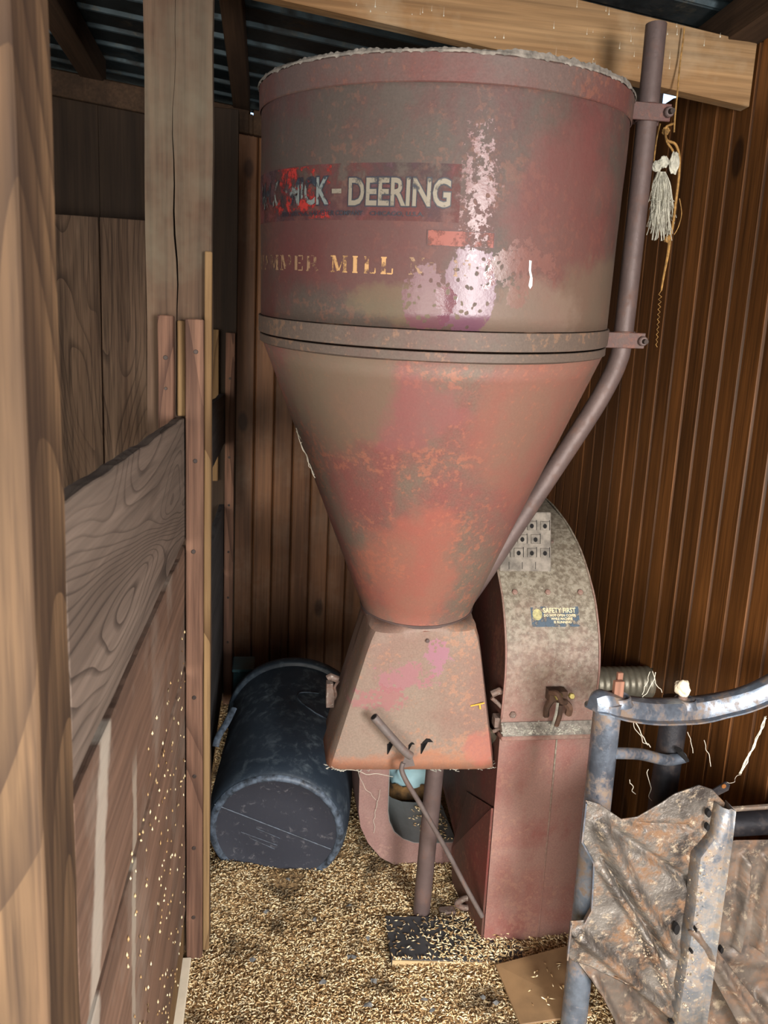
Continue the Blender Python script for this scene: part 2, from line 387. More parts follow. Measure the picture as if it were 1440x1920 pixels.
def dustcover(t, c, col):
    s = t.n('SeparateXYZ', {0: c}).outputs[2]
    dm = t.math('MULTIPLY', t.ramp(t.math('ADD', s, t.math('MULTIPLY', t.noise(c, 8, 6, .75), .5)), .16, .5), .85, clamp=True)
    dc = t.mix(t.ramp(t.noise(c, 70, 5, .7), .42, .6), lin((92, 88, 74)), lin((138, 134, 118)))
    return t.mix(dm, col, dc)
M['mill'] = paint('mill_paint', (134, 100, 90), (126, 78, 70), (160, 124, 104), .45, .6, .3, .3, seed=1.4, extra=dustcover)
M['mill_side'] = paint('mill_side_paint', (84, 56, 46), (104, 44, 38), (140, 98, 76), .45, .65, .3, .4, seed=4.4)
M['duct'] = paint('duct_paint', (138, 108, 100), (128, 94, 88), (170, 140, 122), .45, .6, .35, .2, seed=9.4)
M['duct_in'] = metal('duct_inside', (140, 140, 138), (120, 120, 118), (130, 118, 104), .5, .3, .55, .7, 5.)
M['dust'] = flat('dust_fluff', (176, 172, 158), .95, 0, .3, 60)
M['film'] = flat('dust_film', (138, 130, 120), .9, 0, .35, 60)
M['web'] = flat('cobweb', (206, 198, 180), .9, 0, .1)
M['decal_red'] = worn('decal_red', (76, 54, 58), .42, .58, 26, .65, 0, (100, 54, 52))
M['letter_dark'] = worn('letter_dark', (44, 46, 54), .34, .44, 40)
M['letter_light'] = worn('letter_light', (124, 116, 102), .38, .46, 45, .5, .1)
M['letter_flaked'] = worn('letter_flaked', (134, 140, 136), .48, .53, 38, .35, .3, seed=3.)
M['letter_flaked_dark'] = worn('letter_flaked_dark', (44, 48, 56), .44, .50, 30, seed=3.)
M['gold'] = worn('gold_stencil', (176, 136, 90), .41, .5, 50, .5)
M['gold_faint'] = worn('gold_stencil_faint', (140, 110, 84), .47, .53, 50, .5, seed=2.)
M['box_line'] = worn('label_outline', (72, 44, 42), .42, .5, 60)
M['box_red'] = worn('label_field', (128, 66, 54), .44, .54, 40)
M['twine'] = flat('twine', (178, 134, 74), .85, 0, .35, 90)
M['frayed'] = flat('frayed_fibre', (206, 202, 184), .85, 0, .2, 60)

# ------------------------------------------------------------------ the setting
XW = 1.22; YB = 3.42
def roofz(x): return 2.57 - .1 * x
struct(box('floor', (-2.2, -1.2, -.06), (1.5, YB + .2, -.02), M['backing'], bevel=0))
# beadboard walls
def bead_profile(p, th):
    g = .007
    return [(0, -th), (0, -g), (g * .8, 0), (p - g - .0015, 0), (p - .0025, -g), (p - .0025, -th)]
def board_mesh(name, p, th, h, mat, plain=False):
    pr = bead_profile(p, th) if not plain else [(0, -th), (0, -.004), (.004, 0), (p - .006, 0), (p - .002, -.004), (p - .002, -th)]
    n = len(pr); vs = [(x, y, 0) for x, y in pr] + [(x, y, h) for x, y in pr]
    fs = [(i, (i + 1) % n, n + (i + 1) % n, n + i) for i in range(n)] + [tuple(range(n))[::-1], tuple(range(n, 2 * n))]
    me = bpy.data.meshes.new(name); me.from_pydata(vs, [], fs); me.materials.append(mat)
    bm = bmesh.new(); bm.from_mesh(me); bmesh.ops.recalc_face_normals(bm, faces=bm.faces); bm.to_mesh(me); bm.free()
    return me
def put(name, me, parent, loc, rz, sz=1):
    o = bpy.data.objects.new(name, me); COL.objects.link(o); o.parent = parent
    o.location = Vector(loc) - P(parent); o.rotation_euler = (0, 0, rz); o.scale = (1, 1, sz)
    return o
wr = struct(box('wall_right', (XW + .014, -1.22, -.02), (XW + .04, YB + .05, 2.346), M['backing'], bevel=0))
me = board_mesh('board', .085, .013, 2.346, M['beadboard'])
n = int((YB + 1.2) / .085)
for k in range(n):
    y = YB - .005 - k * .085
    put('board', me, wr, (XW + random.uniform(-.0006, .0006), y, 0), -pi / 2)
wb = struct(box('wall_back', (-.13, YB + .014, -.02), (XW + .04, YB + .04, 2.4), M['backing'], bevel=0))
me = board_mesh('board', .085, .013, 2.41, M['backboard'])
for k in range(16):
    put('board', me, wb, (-.135 + k * .085, YB + random.uniform(-.0006, .0006), 0), 0)
# profile faces point to +y of profile (y=0 is the visible face), turn them to the room
for o in wb.children: o.rotation_euler.z = pi; o.location.x += .085
for o in wr.children: o.rotation_euler.z = pi / 2; o.location.y -= .085
# weathered boards and dark upper boards behind the stall
wl = struct(box('wall_back_left', (-2.0, YB + .014, -.02), (-.13, YB + .04, 2.46), M['backing'], bevel=0))
x = -.235
ws = [.165, .172, .18, .17, .176, .168, .18, .17, .17, .17]
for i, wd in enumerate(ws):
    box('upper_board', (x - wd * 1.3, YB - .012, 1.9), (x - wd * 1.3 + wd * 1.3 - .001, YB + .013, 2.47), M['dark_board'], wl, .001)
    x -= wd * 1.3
x = -.30
for i, wd in enumerate(ws):
    a, b = x - wd, x
    roughboard('lower_board', (a + .003, 3.2, 0), (b - .003, 3.224, 2.0 + random.uniform(-.006, .006)), 2, M['grey_board'], wl, 16, .0015, i * 3.)
    box('batten', (a - .012, 3.222, 0), (a + .012, 3.236, 1.99), M['cleat'], wl, .001)
    x -= wd
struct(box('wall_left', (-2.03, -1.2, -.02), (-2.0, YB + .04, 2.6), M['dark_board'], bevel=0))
# top plates
trim = lambda nm, v8, mat: struct(wedge(nm, v8, mat))
def slopebox(x0, x1, y0, y1, zb, zt):   # zb, zt: z at x = 0, dropping .1 per metre to the right
    f = lambda z, x: z - .1 * x
    return [(x0, y0, f(zb, x0)), (x1, y0, f(zb, x1)), (x1, y1, f(zb, x1)), (x0, y1, f(zb, x0)), (x0, y0, f(zt, x0)), (x1, y0, f(zt, x1)), (x1, y1, f(zt, x1)), (x0, y1, f(zt, x0))]
trim('trim_1', slopebox(-2.0, -.087, YB - .035, YB - .0, 2.385, 2.478), M['purlin'])
trim('trim_4', slopebox(-.07, XW, YB - .035, YB - .0, 2.385, 2.478), M['purlin'])
trim('trim_5', slopebox(-.087, -.07, YB - .035, YB - .0, 2.385, 2.46), M['purlin'])
tp = struct(roughboard('trim_2', (XW - .085, -1.2, 2.347), (XW + .03, 2.22, 2.436), 1, M['purlin'], None, 40, .0015))
struct(roughboard('trim_3', (XW - .085, 2.53, 2.347), (XW + .03, YB, 2.436), 1, M['purlin'], None, 20, .0015))
for i_, (xa, xb) in enumerate(((-2.0, -.088), (-.072, XW + .05))):
    struct(wedge('trim_%d' % (6 + i_), slopebox(xa, xb, YB + .26, YB + .28, 2.3, 2.566), M['dark_board']))
# corrugated roof
def roof():
    pitch = .152; prof = []
    y = -1.25
    while y < YB + .2:
        prof += [(y, 0), (y + .086, 0), (y + .096, .018), (y + .118, .02), (y + .128, 0), (y + .134, .007), (y + .140, 0)]
        y += pitch
    vs = []; fs = []
    for (yy, dz) in prof:
        for k in range(9):
            xx = -2.0 + k * (XW + 2.04) / 8
            vs.append((xx, yy, roofz(xx) + dz))
    for i in range(len(prof) - 1):
        for k in range(8): fs.append((i * 9 + k, i * 9 + k + 1, (i + 1) * 9 + k + 1, (i + 1) * 9 + k))
    return struct(mesh('ceiling', vs, fs, M['roof'], solid=.0012))
roof()

# beam (rafter) and purlins
tag(wedge('roof_beam', slopebox(-1.9, XW - .004, 1.98, 2.018, 2.318, 2.468), M['beam'], bevel=.002),
    'honey-coloured wooden beam with white drips crossing above the red hopper', 'beam')
def beamdrips():
    ps = []
    for k in range(46):
        x = random.uniform(.1, 1.18) if random.random() < .5 else random.uniform(.75, 1.0); z = 2.318 - .1 * x + random.uniform(.01, .145); r_ = random.uniform(.0006, .002); l_ = random.uniform(.002, .022)
        v = []
        for i in range(9):
            a = 2 * pi * i / 9; v.append((x + r_ * cos(a), 1.9794, z + r_ * sin(a) * 1.2))
        v.append((x, 1.9794, z + l_)); v = v[:3] + [v[-1]] + v[3:-1]
        ps.append((v, [tuple(range(len(v)))]))
    return join(ps)
bmo = bpy.data.objects['roof_beam']
o = mesh('white_drips', *beamdrips(), flat('drip_white', (214, 206, 186), .8, 0, .2), bmo); o['kind'] = 'stuff'
pur = [(-.150, -.085, 'narrow dark purlin running to the back wall just left of the hopper rim'),
       (-.735, -.645, 'blue-lit roof purlin seen between the two left posts')]
for a, b, lb in pur:
    tag(wedge('purlin', slopebox(a, b, -1.2, YB + .02, 2.47, 2.565), M['purlin']), lb, 'beam', 'roof purlins')

# ------------------------------------------------------------------ stall posts, cleats, planks
# front wall above the wide open doorway behind the viewer; unseen, added to keep sky light off the upper parts
struct(box('wall_front', (-2.0, -1.26, 1.9), (XW + .04, -1.22, 2.74), M['dark_board'], bevel=0))
def nail(parent, p, n=(0, -1, 0), r=.005): bolt('nail', p, n, r, .0025, M['nail'], parent, 10)
px = thing('stall_post', 'wide cracked wooden post standing between the plank partition and the hopper', 'post', (-.19, 1.78, 0))
def crackpost():
    # the face is built in two halves that part along the crack
    vs = []; fs = []
    zs = [k * .05 for k in range(51)]
    def cx(z): return -.196 + .004 * sin(z * 9) + .002 * sin(z * 31)
    def cw(z): return max(0.0004, .0022 * (1 - abs(z - 1.75) / .32)) if 1.45 < z < 2.1 else .0004
    F = lambda z: 1.762 + .0015 * mn.noise(Vector((3, z * 5, 1)))
    for side in (0, 1):
        b = len(vs)
        for z in zs:
            if side == 0: xs = (-.257 + .001 * sin(z * 13), cx(z) - cw(z))
            else: xs = (cx(z) + cw(z), -.120 + .001 * sin(z * 17))
            vs += [(xs[0], F(z), z), (xs[1], F(z), z), (xs[1], 1.805, z), (xs[0], 1.805, z)]
        for k in range(len(zs) - 1):
            for i in range(4):
                j = (i + 1) % 4; fs.append((b + k * 4 + i, b + k * 4 + j, b + k * 4 + 4 + j, b + k * 4 + 4 + i))
        fs.append((b + 3, b + 2, b + 1, b)); e_ = b + (len(zs) - 1) * 4; fs.append((e_, e_ + 1, e_ + 2, e_ + 3))
    return vs, fs
mesh('timber', *crackpost(), M['post'], px)
c1 = roughboard('cleat', (-.229, 1.722, 1.2), (-.197, 1.7585, 1.583), 2, M['cleat'], px, 8, .001, 2)
c1['label'] = 'short grey cleat with two nails'
nail(px, (-.213, 1.7225, 1.495)); nail(px, (-.213, 1.7225, 1.43), r=.0035)
c2 = roughboard('cleat', (-.172, 1.722, .02), (-.134, 1.7585, 1.578), 2, M['cleat'], px, 30, .001, 5)
c2['label'] = 'long reddish cleat down to the floor'
for z in (1.51, 1.275, 1.07, .72, .52, .33, .14): nail(px, (-.153 + random.uniform(-.003, .003), 1.7225, z))
s1 = roughboard('edge_strip', (-.1335, 1.738, .03), (-.1185, 1.7615, 1.72), 2, M['pale_strip'], px, 30, .0006, 9)
s1['label'] = 'pale orange edge strip'
s2 = roughboard('slot_strip', (-.192, 1.75, 1.37), (-.175, 1.7615, 1.575), 2, M['pale_strip'], px, 6, .0006, 11)
# near post
tag(roughboard('near_post', (-.40, .60, 0), (-.1735, .70, 2.5), 2, M['near_post'], None, 60, .0015, 21),
    'blurred brown post filling the left edge, nearest to the viewer', 'post')
# far post in the second bay
fp = thing('far_post', 'dark post deep behind the stall beside the back wall boards', 'post', (-.2, 3.28, 0))
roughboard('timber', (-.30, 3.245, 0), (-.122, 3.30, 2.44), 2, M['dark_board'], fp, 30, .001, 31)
roughboard('cleat', (-.163, 3.205, .0), (-.126, 3.242, 1.60), 2, M['cleat'], fp, 30, .001, 33)
roughboard('cleat', (-.232, 3.205, 1.0), (-.19, 3.242, 1.61), 2, M['pale_strip'], fp, 10, .001, 35)
for z in (1.42, 1.1, .9, .7, .5, .3): nail(fp, (-.145, 3.2045, z))

# partition planks, each slid into the slot
def plank(name, z0, z1, mat, label, seed, y0=.706, y1=1.758, x0=-.1945, x1=-.1755, group='planks of the near stall partition'):
    ny, nz = 60, 6
    vs = []; fs = []
    def P_(i, j, s):
        y = y0 + (y1 - y0) * i / ny; z = z0 + (z1 - z0) * j / nz
        e_ = .0055 * mn.noise(Vector((y * 7 + seed, seed, 0))) + .0015 * mn.noise(Vector((y * 30 + seed, 3, 1)))
        if j == nz: z += e_ - .003
        if j == 0: z += e_ * .6 + .003
        xx = (x1 if s else x0) + .0012 * mn.noise(Vector((y * 6, z * 8, seed)))
        return (xx, y, z)
    for s in (0, 1):
        for i in range(ny + 1):
            for j in range(nz + 1): vs.append(P_(i, j, s))
    K = (ny + 1) * (nz + 1); I = lambda i, j, s: s * K + i * (nz + 1) + j
    for i in range(ny):
        for j in range(nz):
            fs.append((I(i, j, 1), I(i + 1, j, 1), I(i + 1, j + 1, 1), I(i, j + 1, 1)))
            fs.append((I(i, j, 0), I(i, j + 1, 0), I(i + 1, j + 1, 0), I(i + 1, j, 0)))
        fs.append((I(i, nz, 1), I(i + 1, nz, 1), I(i + 1, nz, 0), I(i, nz, 0)))
        fs.append((I(i, 0, 1), I(i, 0, 0), I(i + 1, 0, 0), I(i + 1, 0, 1)))
    for j in range(nz):
        fs.append((I(0, j, 1), I(0, j + 1, 1), I(0, j + 1, 0), I(0, j, 0)))
        fs.append((I(ny, j, 1), I(ny, j, 0), I(ny, j + 1, 0), I(ny, j + 1, 1)))
    return tag(mesh(name, vs, fs, mat, bevel=.0015), label, 'plank', group)
plank('partition_plank', 1.091, 1.370, M['plank_top'], 'grey weathered top plank with swirling grain in the stall partition', 1)
plank('partition_plank', .797, 1.077, M['plank_mid'], 'brown plank just under the swirl-grained grey top plank', 2)
plank('partition_plank', .151, .783, M['plank_mid'], 'widest and lowest brown partition plank, speckled with husks', 3)
plank('partition_plank', .035, .143, M['pale_strip'], 'narrow orange plank under the widest partition plank, at floor level', 4, x0=-.199, x1=-.1795)
g2 = 'planks of the far stall partition'
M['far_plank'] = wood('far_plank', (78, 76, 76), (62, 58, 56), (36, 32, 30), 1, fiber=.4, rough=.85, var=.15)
for z0, z1, lb in ((1.15, 1.36, 'dark plank highest in the far stall slot, beyond the cracked post'), (.62, .90, 'dark plank below the opening in the far stall slot'), (.06, .61, 'lowest dark plank of the far stall slot beside the black barrel')):
    plank('far_partition_plank', z0, z1, M['far_plank'], lb, z0 * 9, 1.83, 3.242, -.187, -.166, g2)
tag(roughboard('sun_sliver_strip', (-.235, .72, -.02), (-.160, 1.72, .030), 1, flat('painted_sun_white', (238, 226, 200), .7, 0, .06), None, 20, .001, 41),  # near-white colour stands in for a blown-out sliver of sun
    'pale strip coloured near-white as a sliver of sunlight on the floor under the partition', 'board')

# ------------------------------------------------------------------ the red hopper (local frame: origin at the cone's mouth)
HO = Vector((.4092, 1.95, .8755))
HR = (Matrix.Rotation(radians(-1.2941), 3, 'Y') @ Matrix.Rotation(radians(6.1254), 3, 'X'))
KS = .94; HN = Vector((0, 0, 1.5)) + KS * (HO - Vector((0, 0, 1.5)))
hop = thing('feed_hopper', 'large dusty red metal hopper drum and cone with worn lettering, under the beam', 'hopper', HN, rot=HR.to_euler())
hop.scale = (KS, KS, KS)
def L(p): return HR.transposed() @ (Vector(p) - HO)
def LW(p): return HR.transposed() @ (Vector(p) - HN) / KS
def HM(*a, **k): return mesh(*a, parent=hop, origin=(0, 0, 0), **k)
RT, RB, ZT, ZB = .4036, .4075, 1.19, .745
def rad(z): return RT + (RB - RT) * (ZT - z) / (ZT - ZB)
def dent(v):
    a = atan2(v.x, -v.y); k = .0022 * mn.noise(Vector((a * 3, v.z * 5, 2))) + .001 * mn.noise(Vector((a * 9, v.z * 14, 5)))
    if v.z > .05: v.x *= 1 + k / .4; v.y *= 1 + k / .4
    return v
lathe('drum', [(rad(ZB + (ZT - ZB) * i / 14), ZB + (ZT - ZB) * i / 14) for i in range(15)], M['drum'], hop, 128, jag=dent, solid=.002)
rimj = lambda v: v + Vector((0, 0, .004 * mn.noise(Vector((atan2(v.x, -v.y) * 9, 1, 1))))) if v.z > 1.21 else v
lathe('rim_band', [(RT + .0025, 1.166), (RT + .0045, 1.168), (RT + .0045, 1.212), (RT + .002, 1.2155), (RT - .004, 1.216)], M['rim'], hop, 160, jag=rimj)
lathe('seam_band', [(RB + .002, .7435), (RB + .0055, .7425), (RB + .0062, .73), (RB + .0055, .7075), (RB + .002, .706)], M['band'], hop, 128)
lathe('seam_flange', [(RB + .0005, .703), (RB + .003, .702), (RB + .003, .686), (RB - .004, .682)], M['band'], hop, 128)
cp = [(.146 + (.4035 - .146) * i / 16, .684 * i / 16) for i in range(17)]
lathe('cone', [(.1485, -.012), (.146, 0)] + cp[1:], M['cone'], hop, 128, jag=dent, solid=.002)
lathe('cone_lip', [(.1475, -.004), (.1505, -.004), (.1515, .004), (.1485, .0045)], M['pipe'], hop, 72)
lathe('drum_top', [(.002, 1.205), (.2, 1.204), (.398, 1.196)], M['pipe'], hop, 72)
# ragged dust film hanging over the rim
vs = []; fs = []; nn = 420
for k in range(nn + 1):
    a = -pi * .62 + pi * 1.24 * k / nn
    hgt = .001 + .007 * max(0, mn.noise(Vector((a * 4, 7, 1))) + .25) + .006 * abs(mn.noise(Vector((a * 30, 2, 4))))
    if .02 < a < .95: hgt += .009 * sin((a - .02) / .93 * pi) * (.5 + .5 * abs(mn.noise(Vector((a * 14, 0, 3)))) * 2)
    dn = .0005 + .006 * max(0, mn.noise(Vector((a * 11, 5, 9)))) + .006 * max(0, mn.noise(Vector((a * 40, 5, 9))))
    r0 = RT + .0058
    vs += [(r0 * sin(a), -r0 * cos(a), 1.214 - dn), ((r0 + .001) * sin(a), -(r0 + .001) * cos(a), 1.216), ((r0 - .003) * sin(a), -(r0 - .003) * cos(a), 1.216 + hgt), ((r0 - .02) * sin(a), -(r0 - .02) * cos(a), 1.214 + hgt)]
for k in range(nn):
    for j in range(3): fs.append((k * 4 + j, k * 4 + 4 + j, k * 4 + 5 + j, k * 4 + 1 + j))
o = HM('dust_film', vs, fs, M['film'], solid=.0008); o['label'] = 'pale ragged dust film along the rim'
# hood (square funnel under the cone)
def hood():
    vs = []; fs = []; rings = []
    N = 72; steps = [0, .04, .1, .2, .35, .5, .65, .8, .93, 1]
    for s in steps:
        ring = []
        q = min(1, s * 6) ** .7; ex = 2 + 14 * q
        hw = .136 + (.230 - .136) * s; hd = .148 + (.150 - .148) * s
        if s == 0: hw = .148
        for k in range(N):
            a = 2 * pi * k / N; cx, sy = sin(a), -cos(a); bk = 1 if sy < 0 else .62
            sc = (abs(cx) ** ex + abs(sy) ** ex) ** (-1 / ex)
            sc = min(sc, 1.36)
            xb = 1 if sy < 0 else 1 - .06 * min(1, s * 8)
            ring.append((cx * sc * hw * xb - .014 * s, sy * sc * hd * (bk if s > 0 else 1) + .0 * s, .002 - .415 * s - .014 * s * (cx * sc)))
        rings.append(ring)
    for r_ in rings: vs += r_
    for i in range(len(steps) - 1):
        for k in range(N):
            j = (k + 1) % N; fs.append((i * N + k, (i + 1) * N + k, (i + 1) * N + j, i * N + j))
    return vs, fs
h = HM('hood', *hood(), M['hood'], smooth=True, angle=32, solid=.002); h['label'] = 'square sheet-metal hood flaring under the cone'
# hood: torn hem fluff
parts = []
for k in range(230):
    s = random.random(); xx = -.235 + .44 * s
    if -.12 < xx < .02 and random.random() < .8: continue
    z0 = -.413 - .014 * xx / .22; d = random.uniform(.003, .02) * (1 if xx < .05 else .8)
    p0 = Vector((xx, -.142 + random.uniform(-.004, .01), z0 + .003)); p1 = p0 + Vector((random.uniform(-.02, .02), random.uniform(-.004, .01), -d * .7)); p2 = p1 + Vector((random.uniform(-.02, .02), random.uniform(-.003, .01), random.uniform(-.004, .008)))
    parts.append(tubev([p0, p1, p2], random.uniform(.0006, .0016), 4))
o = HM('hem_fluff', *join(parts), M['dust']); o['kind'] = 'stuff'
# slits in the hood and its bolt
def hood_y(z): return -.149
for (xx, z, sgn) in ((-.086, -.327, 1), (-.03, -.335, 1), (.004, -.331, 1)):
    pts = [(xx - .001, -.1535, z - .034), (xx + .001, -.1535, z - .034), (xx + .002, -.1535, z), (xx + .012, -.1535, z + .011), (xx + .022, -.1535, z + .009), (xx + .030, -.1535, z), (xx + .016, -.1535, z + .001), (xx - .002, -.1535, z - .004)]
    v2 = pts + [(a, b + .012, c) for a, b, c in pts]; n_ = len(pts)
    if xx == -.03: v2 = [((a - xx) * .5 + xx, b, (c - z) * .5 + z) for a, b, c in v2]
    HM('slit', v2, [tuple(range(n_))] + [(i, (i + 1) % n_, n_ + (i + 1) % n_, n_ + i) for i in range(n_)], M['black'])
bolt('bolt', (.002, -.155, -.034), (0, -1, 0), .005, .003, M['pipe'], hop, 8)
# latches on the hood's sides
def latch(sx):
    x0 = sx * .202 - (.004 if sx < 0 else .014); y0 = -.02 if sx < 0 else -.128
    ps = []
    ps.append(tubev([(x0 + sx * .002, y0, -.21), (x0 + sx * .024, y0, -.20), (x0 + sx * .03, y0, -.205)], .010, 8))
    if sx < 0:
        ps.append((boxv((x0 - .034, y0 - .014, -.288), (x0 - .012, y0 + .014, -.225)), BOXF))
        ps.append(tubev(smooth_path([(x0 + .0, y0, -.215), (x0 - .012, y0 - .014, -.225), (x0 - .008, y0 - .014, -.25), (x0 - .018, y0, -.28)]), .004, 8))
        ps.append((boxv((x0 - .034, y0 - .014, -.225), (x0 - .016, y0 + .01, -.215)), BOXF))
    else:
        ps.append(tubev(smooth_path([(x0, y0 - .01, -.215), (x0 + .022, y0 - .012, -.235), (x0 + .042, y0 - .012, -.262), (x0 + .042, y0 - .012, -.30), (x0 + .012, y0 - .01, -.318)]), .0055, 8))
        ps.append((boxv((x0 + .014, y0 - .014, -.305), (x0 + .04, y0 + .012, -.275)), BOXF))
    return join(ps)
for sx in (-1, 1): HM('latch', *latch(sx), M['castiron'], smooth=True, angle=30, bevel=.001)
# small fin plate right of the hood
HM('side_plate', [(.196, -.13, -.32), (.256, -.09, -.416), (.206, -.06, -.416), (.19, -.06, -.33), (.199, -.13, -.315), (.258, -.09, -.410), (.206, -.06, -.410), (.19, -.06, -.325)], BOXF, M['galv'])
# clamps + support pipe
pw = [(.887, 1.87, 2.312), (.888, 1.87, 2.129), (.886, 1.87, 1.85), (.883, 1.87, 1.60), (.875, 1.87, 1.535), (.850, 1.87, 1.47), (.809, 1.878, 1.384), (.686, 1.895, 1.161), (.56, 1.915, .935), (.49, 1.93, .82)]
pipe_path = [L(p) for p in pw]
pp = [pipe_path[0]] + smooth_path(pipe_path[1:], 6)
pvs, pfs = tubev(pp, .0245, 20)
o = HM('support_pipe', pvs, pfs, M['pipe'], smooth=True, angle=40); o['label'] = 'long bent brown support pipe clamped to the drum'
d0 = (pp[0] - pp[1]).normalized()
HM('pipe_bore', *tubev([pp[0] - d0 * .02, pp[0] + d0 * .0006], .019, 16), M['black'])
for i, zz in enumerate((2.118, 1.592)):
    pc = L((.887 if i == 0 else .883, 1.87, zz)); ax = (L((.887, 1.87, 2.1)) - L((.885, 1.87, 1.8))).normalized()
    r0 = rad(pc.z) if i == 0 else RB + .005
    dirx = Vector((1, 0, 0)); cy = pc.y
    xs = sqrt(max(0.0001, r0 ** 2 - cy ** 2)) if abs(cy) < r0 else r0
    ps = []
    ps.append((boxv((xs - .006, cy - .031, pc.z - .019), (pc.x + .045, cy - .0255, pc.z + .019)), BOXF))
    ps.append((boxv((xs - .006, cy + .0255, pc.z - .019), (pc.x + .045, cy + .031, pc.z + .019)), BOXF))
    ps.append(tubev([pc - ax * .019, pc + ax * .019], .0275, 20))
    ps.append((boxv((xs - .012, cy - .03, pc.z - .022), (xs + .012, cy + .03, pc.z + .022)), BOXF))
    cl = HM('clamp', *join(ps), M['rim'], smooth=True, angle=30, bevel=.0015)
    WO[cl.name] = Vector((0, 0, 0))
    b = bolt('clamp_bolt', (pc.x + .036, cy - .03, pc.z), (0, -1, 0), .012, .014, M['pipe'], cl, 10)
    tube('bolt_stub', [(pc.x + .036, cy - .04, pc.z), (pc.x + .036, cy - .056, pc.z)], .006, M['nail'], cl, 10)
# leg pipe under the hood
lg = [LW(at(789, 1720, 1, 1.84)), LW(at(803, 1570, 1, 1.825)), LW(at(817, 1425, 1, 1.81))]
o = HM('leg', *tubev(lg, .025, 20), M['pipe'], smooth=True, angle=40); o['label'] = 'round brown pipe leg standing on the floor board'

# lettering on the drum
def wrap(verts, r_off, th0, z0):
    out = []
    for (x_, z_) in verts:
        z = z0 + z_; a = radians(th0) + x_ / .405; r = rad(z) + r_off
        r *= 1
        v = dent(Vector((rad(z) * sin(a), -rad(z) * cos(a), z)))
        v += Vector((sin(a), -cos(a), 0)) * r_off
        out.append(v)
    return out
def text2d(s, h, off=0., spacing=1.):
    cu = bpy.data.curves.new('txt', 'FONT'); cu.body = s; cu.size = 1; cu.offset = off; cu.space_character = spacing; cu.resolution_u = 3
    ob = bpy.data.objects.new('txt', cu); COL.objects.link(ob)
    me = bpy.data.meshes.new_from_object(ob.evaluated_get(bpy.context.evaluated_depsgraph_get()))
    bpy.data.objects.remove(ob)
    v = np.array([p.co[:2] for p in me.vertices]); f = [tuple(p.vertices) for p in me.polygons]
    bpy.data.meshes.remove(me)
    return v, f
def fit(v, x0, x1, z0, z1, ref=None):
    r = ref if ref is not None else v
    a, b = r.min(0), r.max(0)
    return np.c_[x0 + (v[:, 0] - a[0]) / (b[0] - a[0]) * (x1 - x0), z0 + (v[:, 1] - a[1]) / (b[1] - a[1]) * (z1 - z0)]
K_ = lambda deg: radians(deg) * .405
def lettering(name, s, tA, tB, z0, z1, mat, off3=.0012, bold=0., outline=None, omat=None, slope=0.):
    v, f = text2d(s, 1, bold); vv = fit(v, K_(tA), K_(tB), z0, z1)
    if outline:
        v2, f2 = text2d(s, 1, bold + outline); vo = fit(v2, K_(tA), K_(tB), z0, z1, v)
        HM(name + '_outline', wrap(vo, off3 - .0005, 0, 0), f2, omat)
    return HM(name, wrap(vv, off3, 0, 0), f, mat)
def patch(name, tA, tB, z0, z1, mat, off3, n=40, m=5):
    vs = [(K_(tA + (tB - tA) * i / n), z0 + (z1 - z0) * j / m) for i in range(n + 1) for j in range(m + 1)]
    fs = [(i * (m + 1) + j, (i + 1) * (m + 1) + j, (i + 1) * (m + 1) + j + 1, i * (m + 1) + j + 1) for i in range(n) for j in range(m)]
    return HM(name, wrap(vs, off3, 0, 0), fs, mat, smooth=True)
patch('nameplate_decal', -86, -6.5, .937, 1.036, M['decal_red'], .0016)
M['decal_bright'] = worn('decal_bright', (160, 48, 42), .52, .58, 40, .5, seed=6.)
patch('decal_bright_red', -68, -42, .94, 1.034, M['decal_bright'], .0022, 16)
lettering('lettering', 'DEERING', -36.4, -9.0, .962, 1.011, M['letter_light'], .0032, .022, .035, M['letter_dark'])
lettering('lettering', 'McCORMICK', -80.5, -42.6, .964, 1.014, M['letter_flaked'], .0032, .022, .035, M['letter_flaked_dark'])
patch('lettering', -41.6, -38.6, .984, .992, M['letter_light'], .0032, 4, 1)
lettering('small_lettering', 'INTERNATIONAL HARVESTER COMPANY', -63, -32, .945, .954, M['letter_dark'], .0032, .02)
lettering('small_lettering', 'CHICAGO, U.S.A.', -30, -15.5, .944, .953, M['letter_dark'], .0032, .02)
patch('label_field', -14.2, 3.2, .896, .923, M['box_red'], .0016, 12, 2)
for (a, b, c, d) in ((-14.4, 3.4, .895, .8965), (-14.4, 3.4, .922, .9235), (-14.5, -14.2, .895, .9235), (3.1, 3.4, .895, .9235)):
    patch('label_outline', a, b, c, d, M['box_line'], .0026, 10, 1)
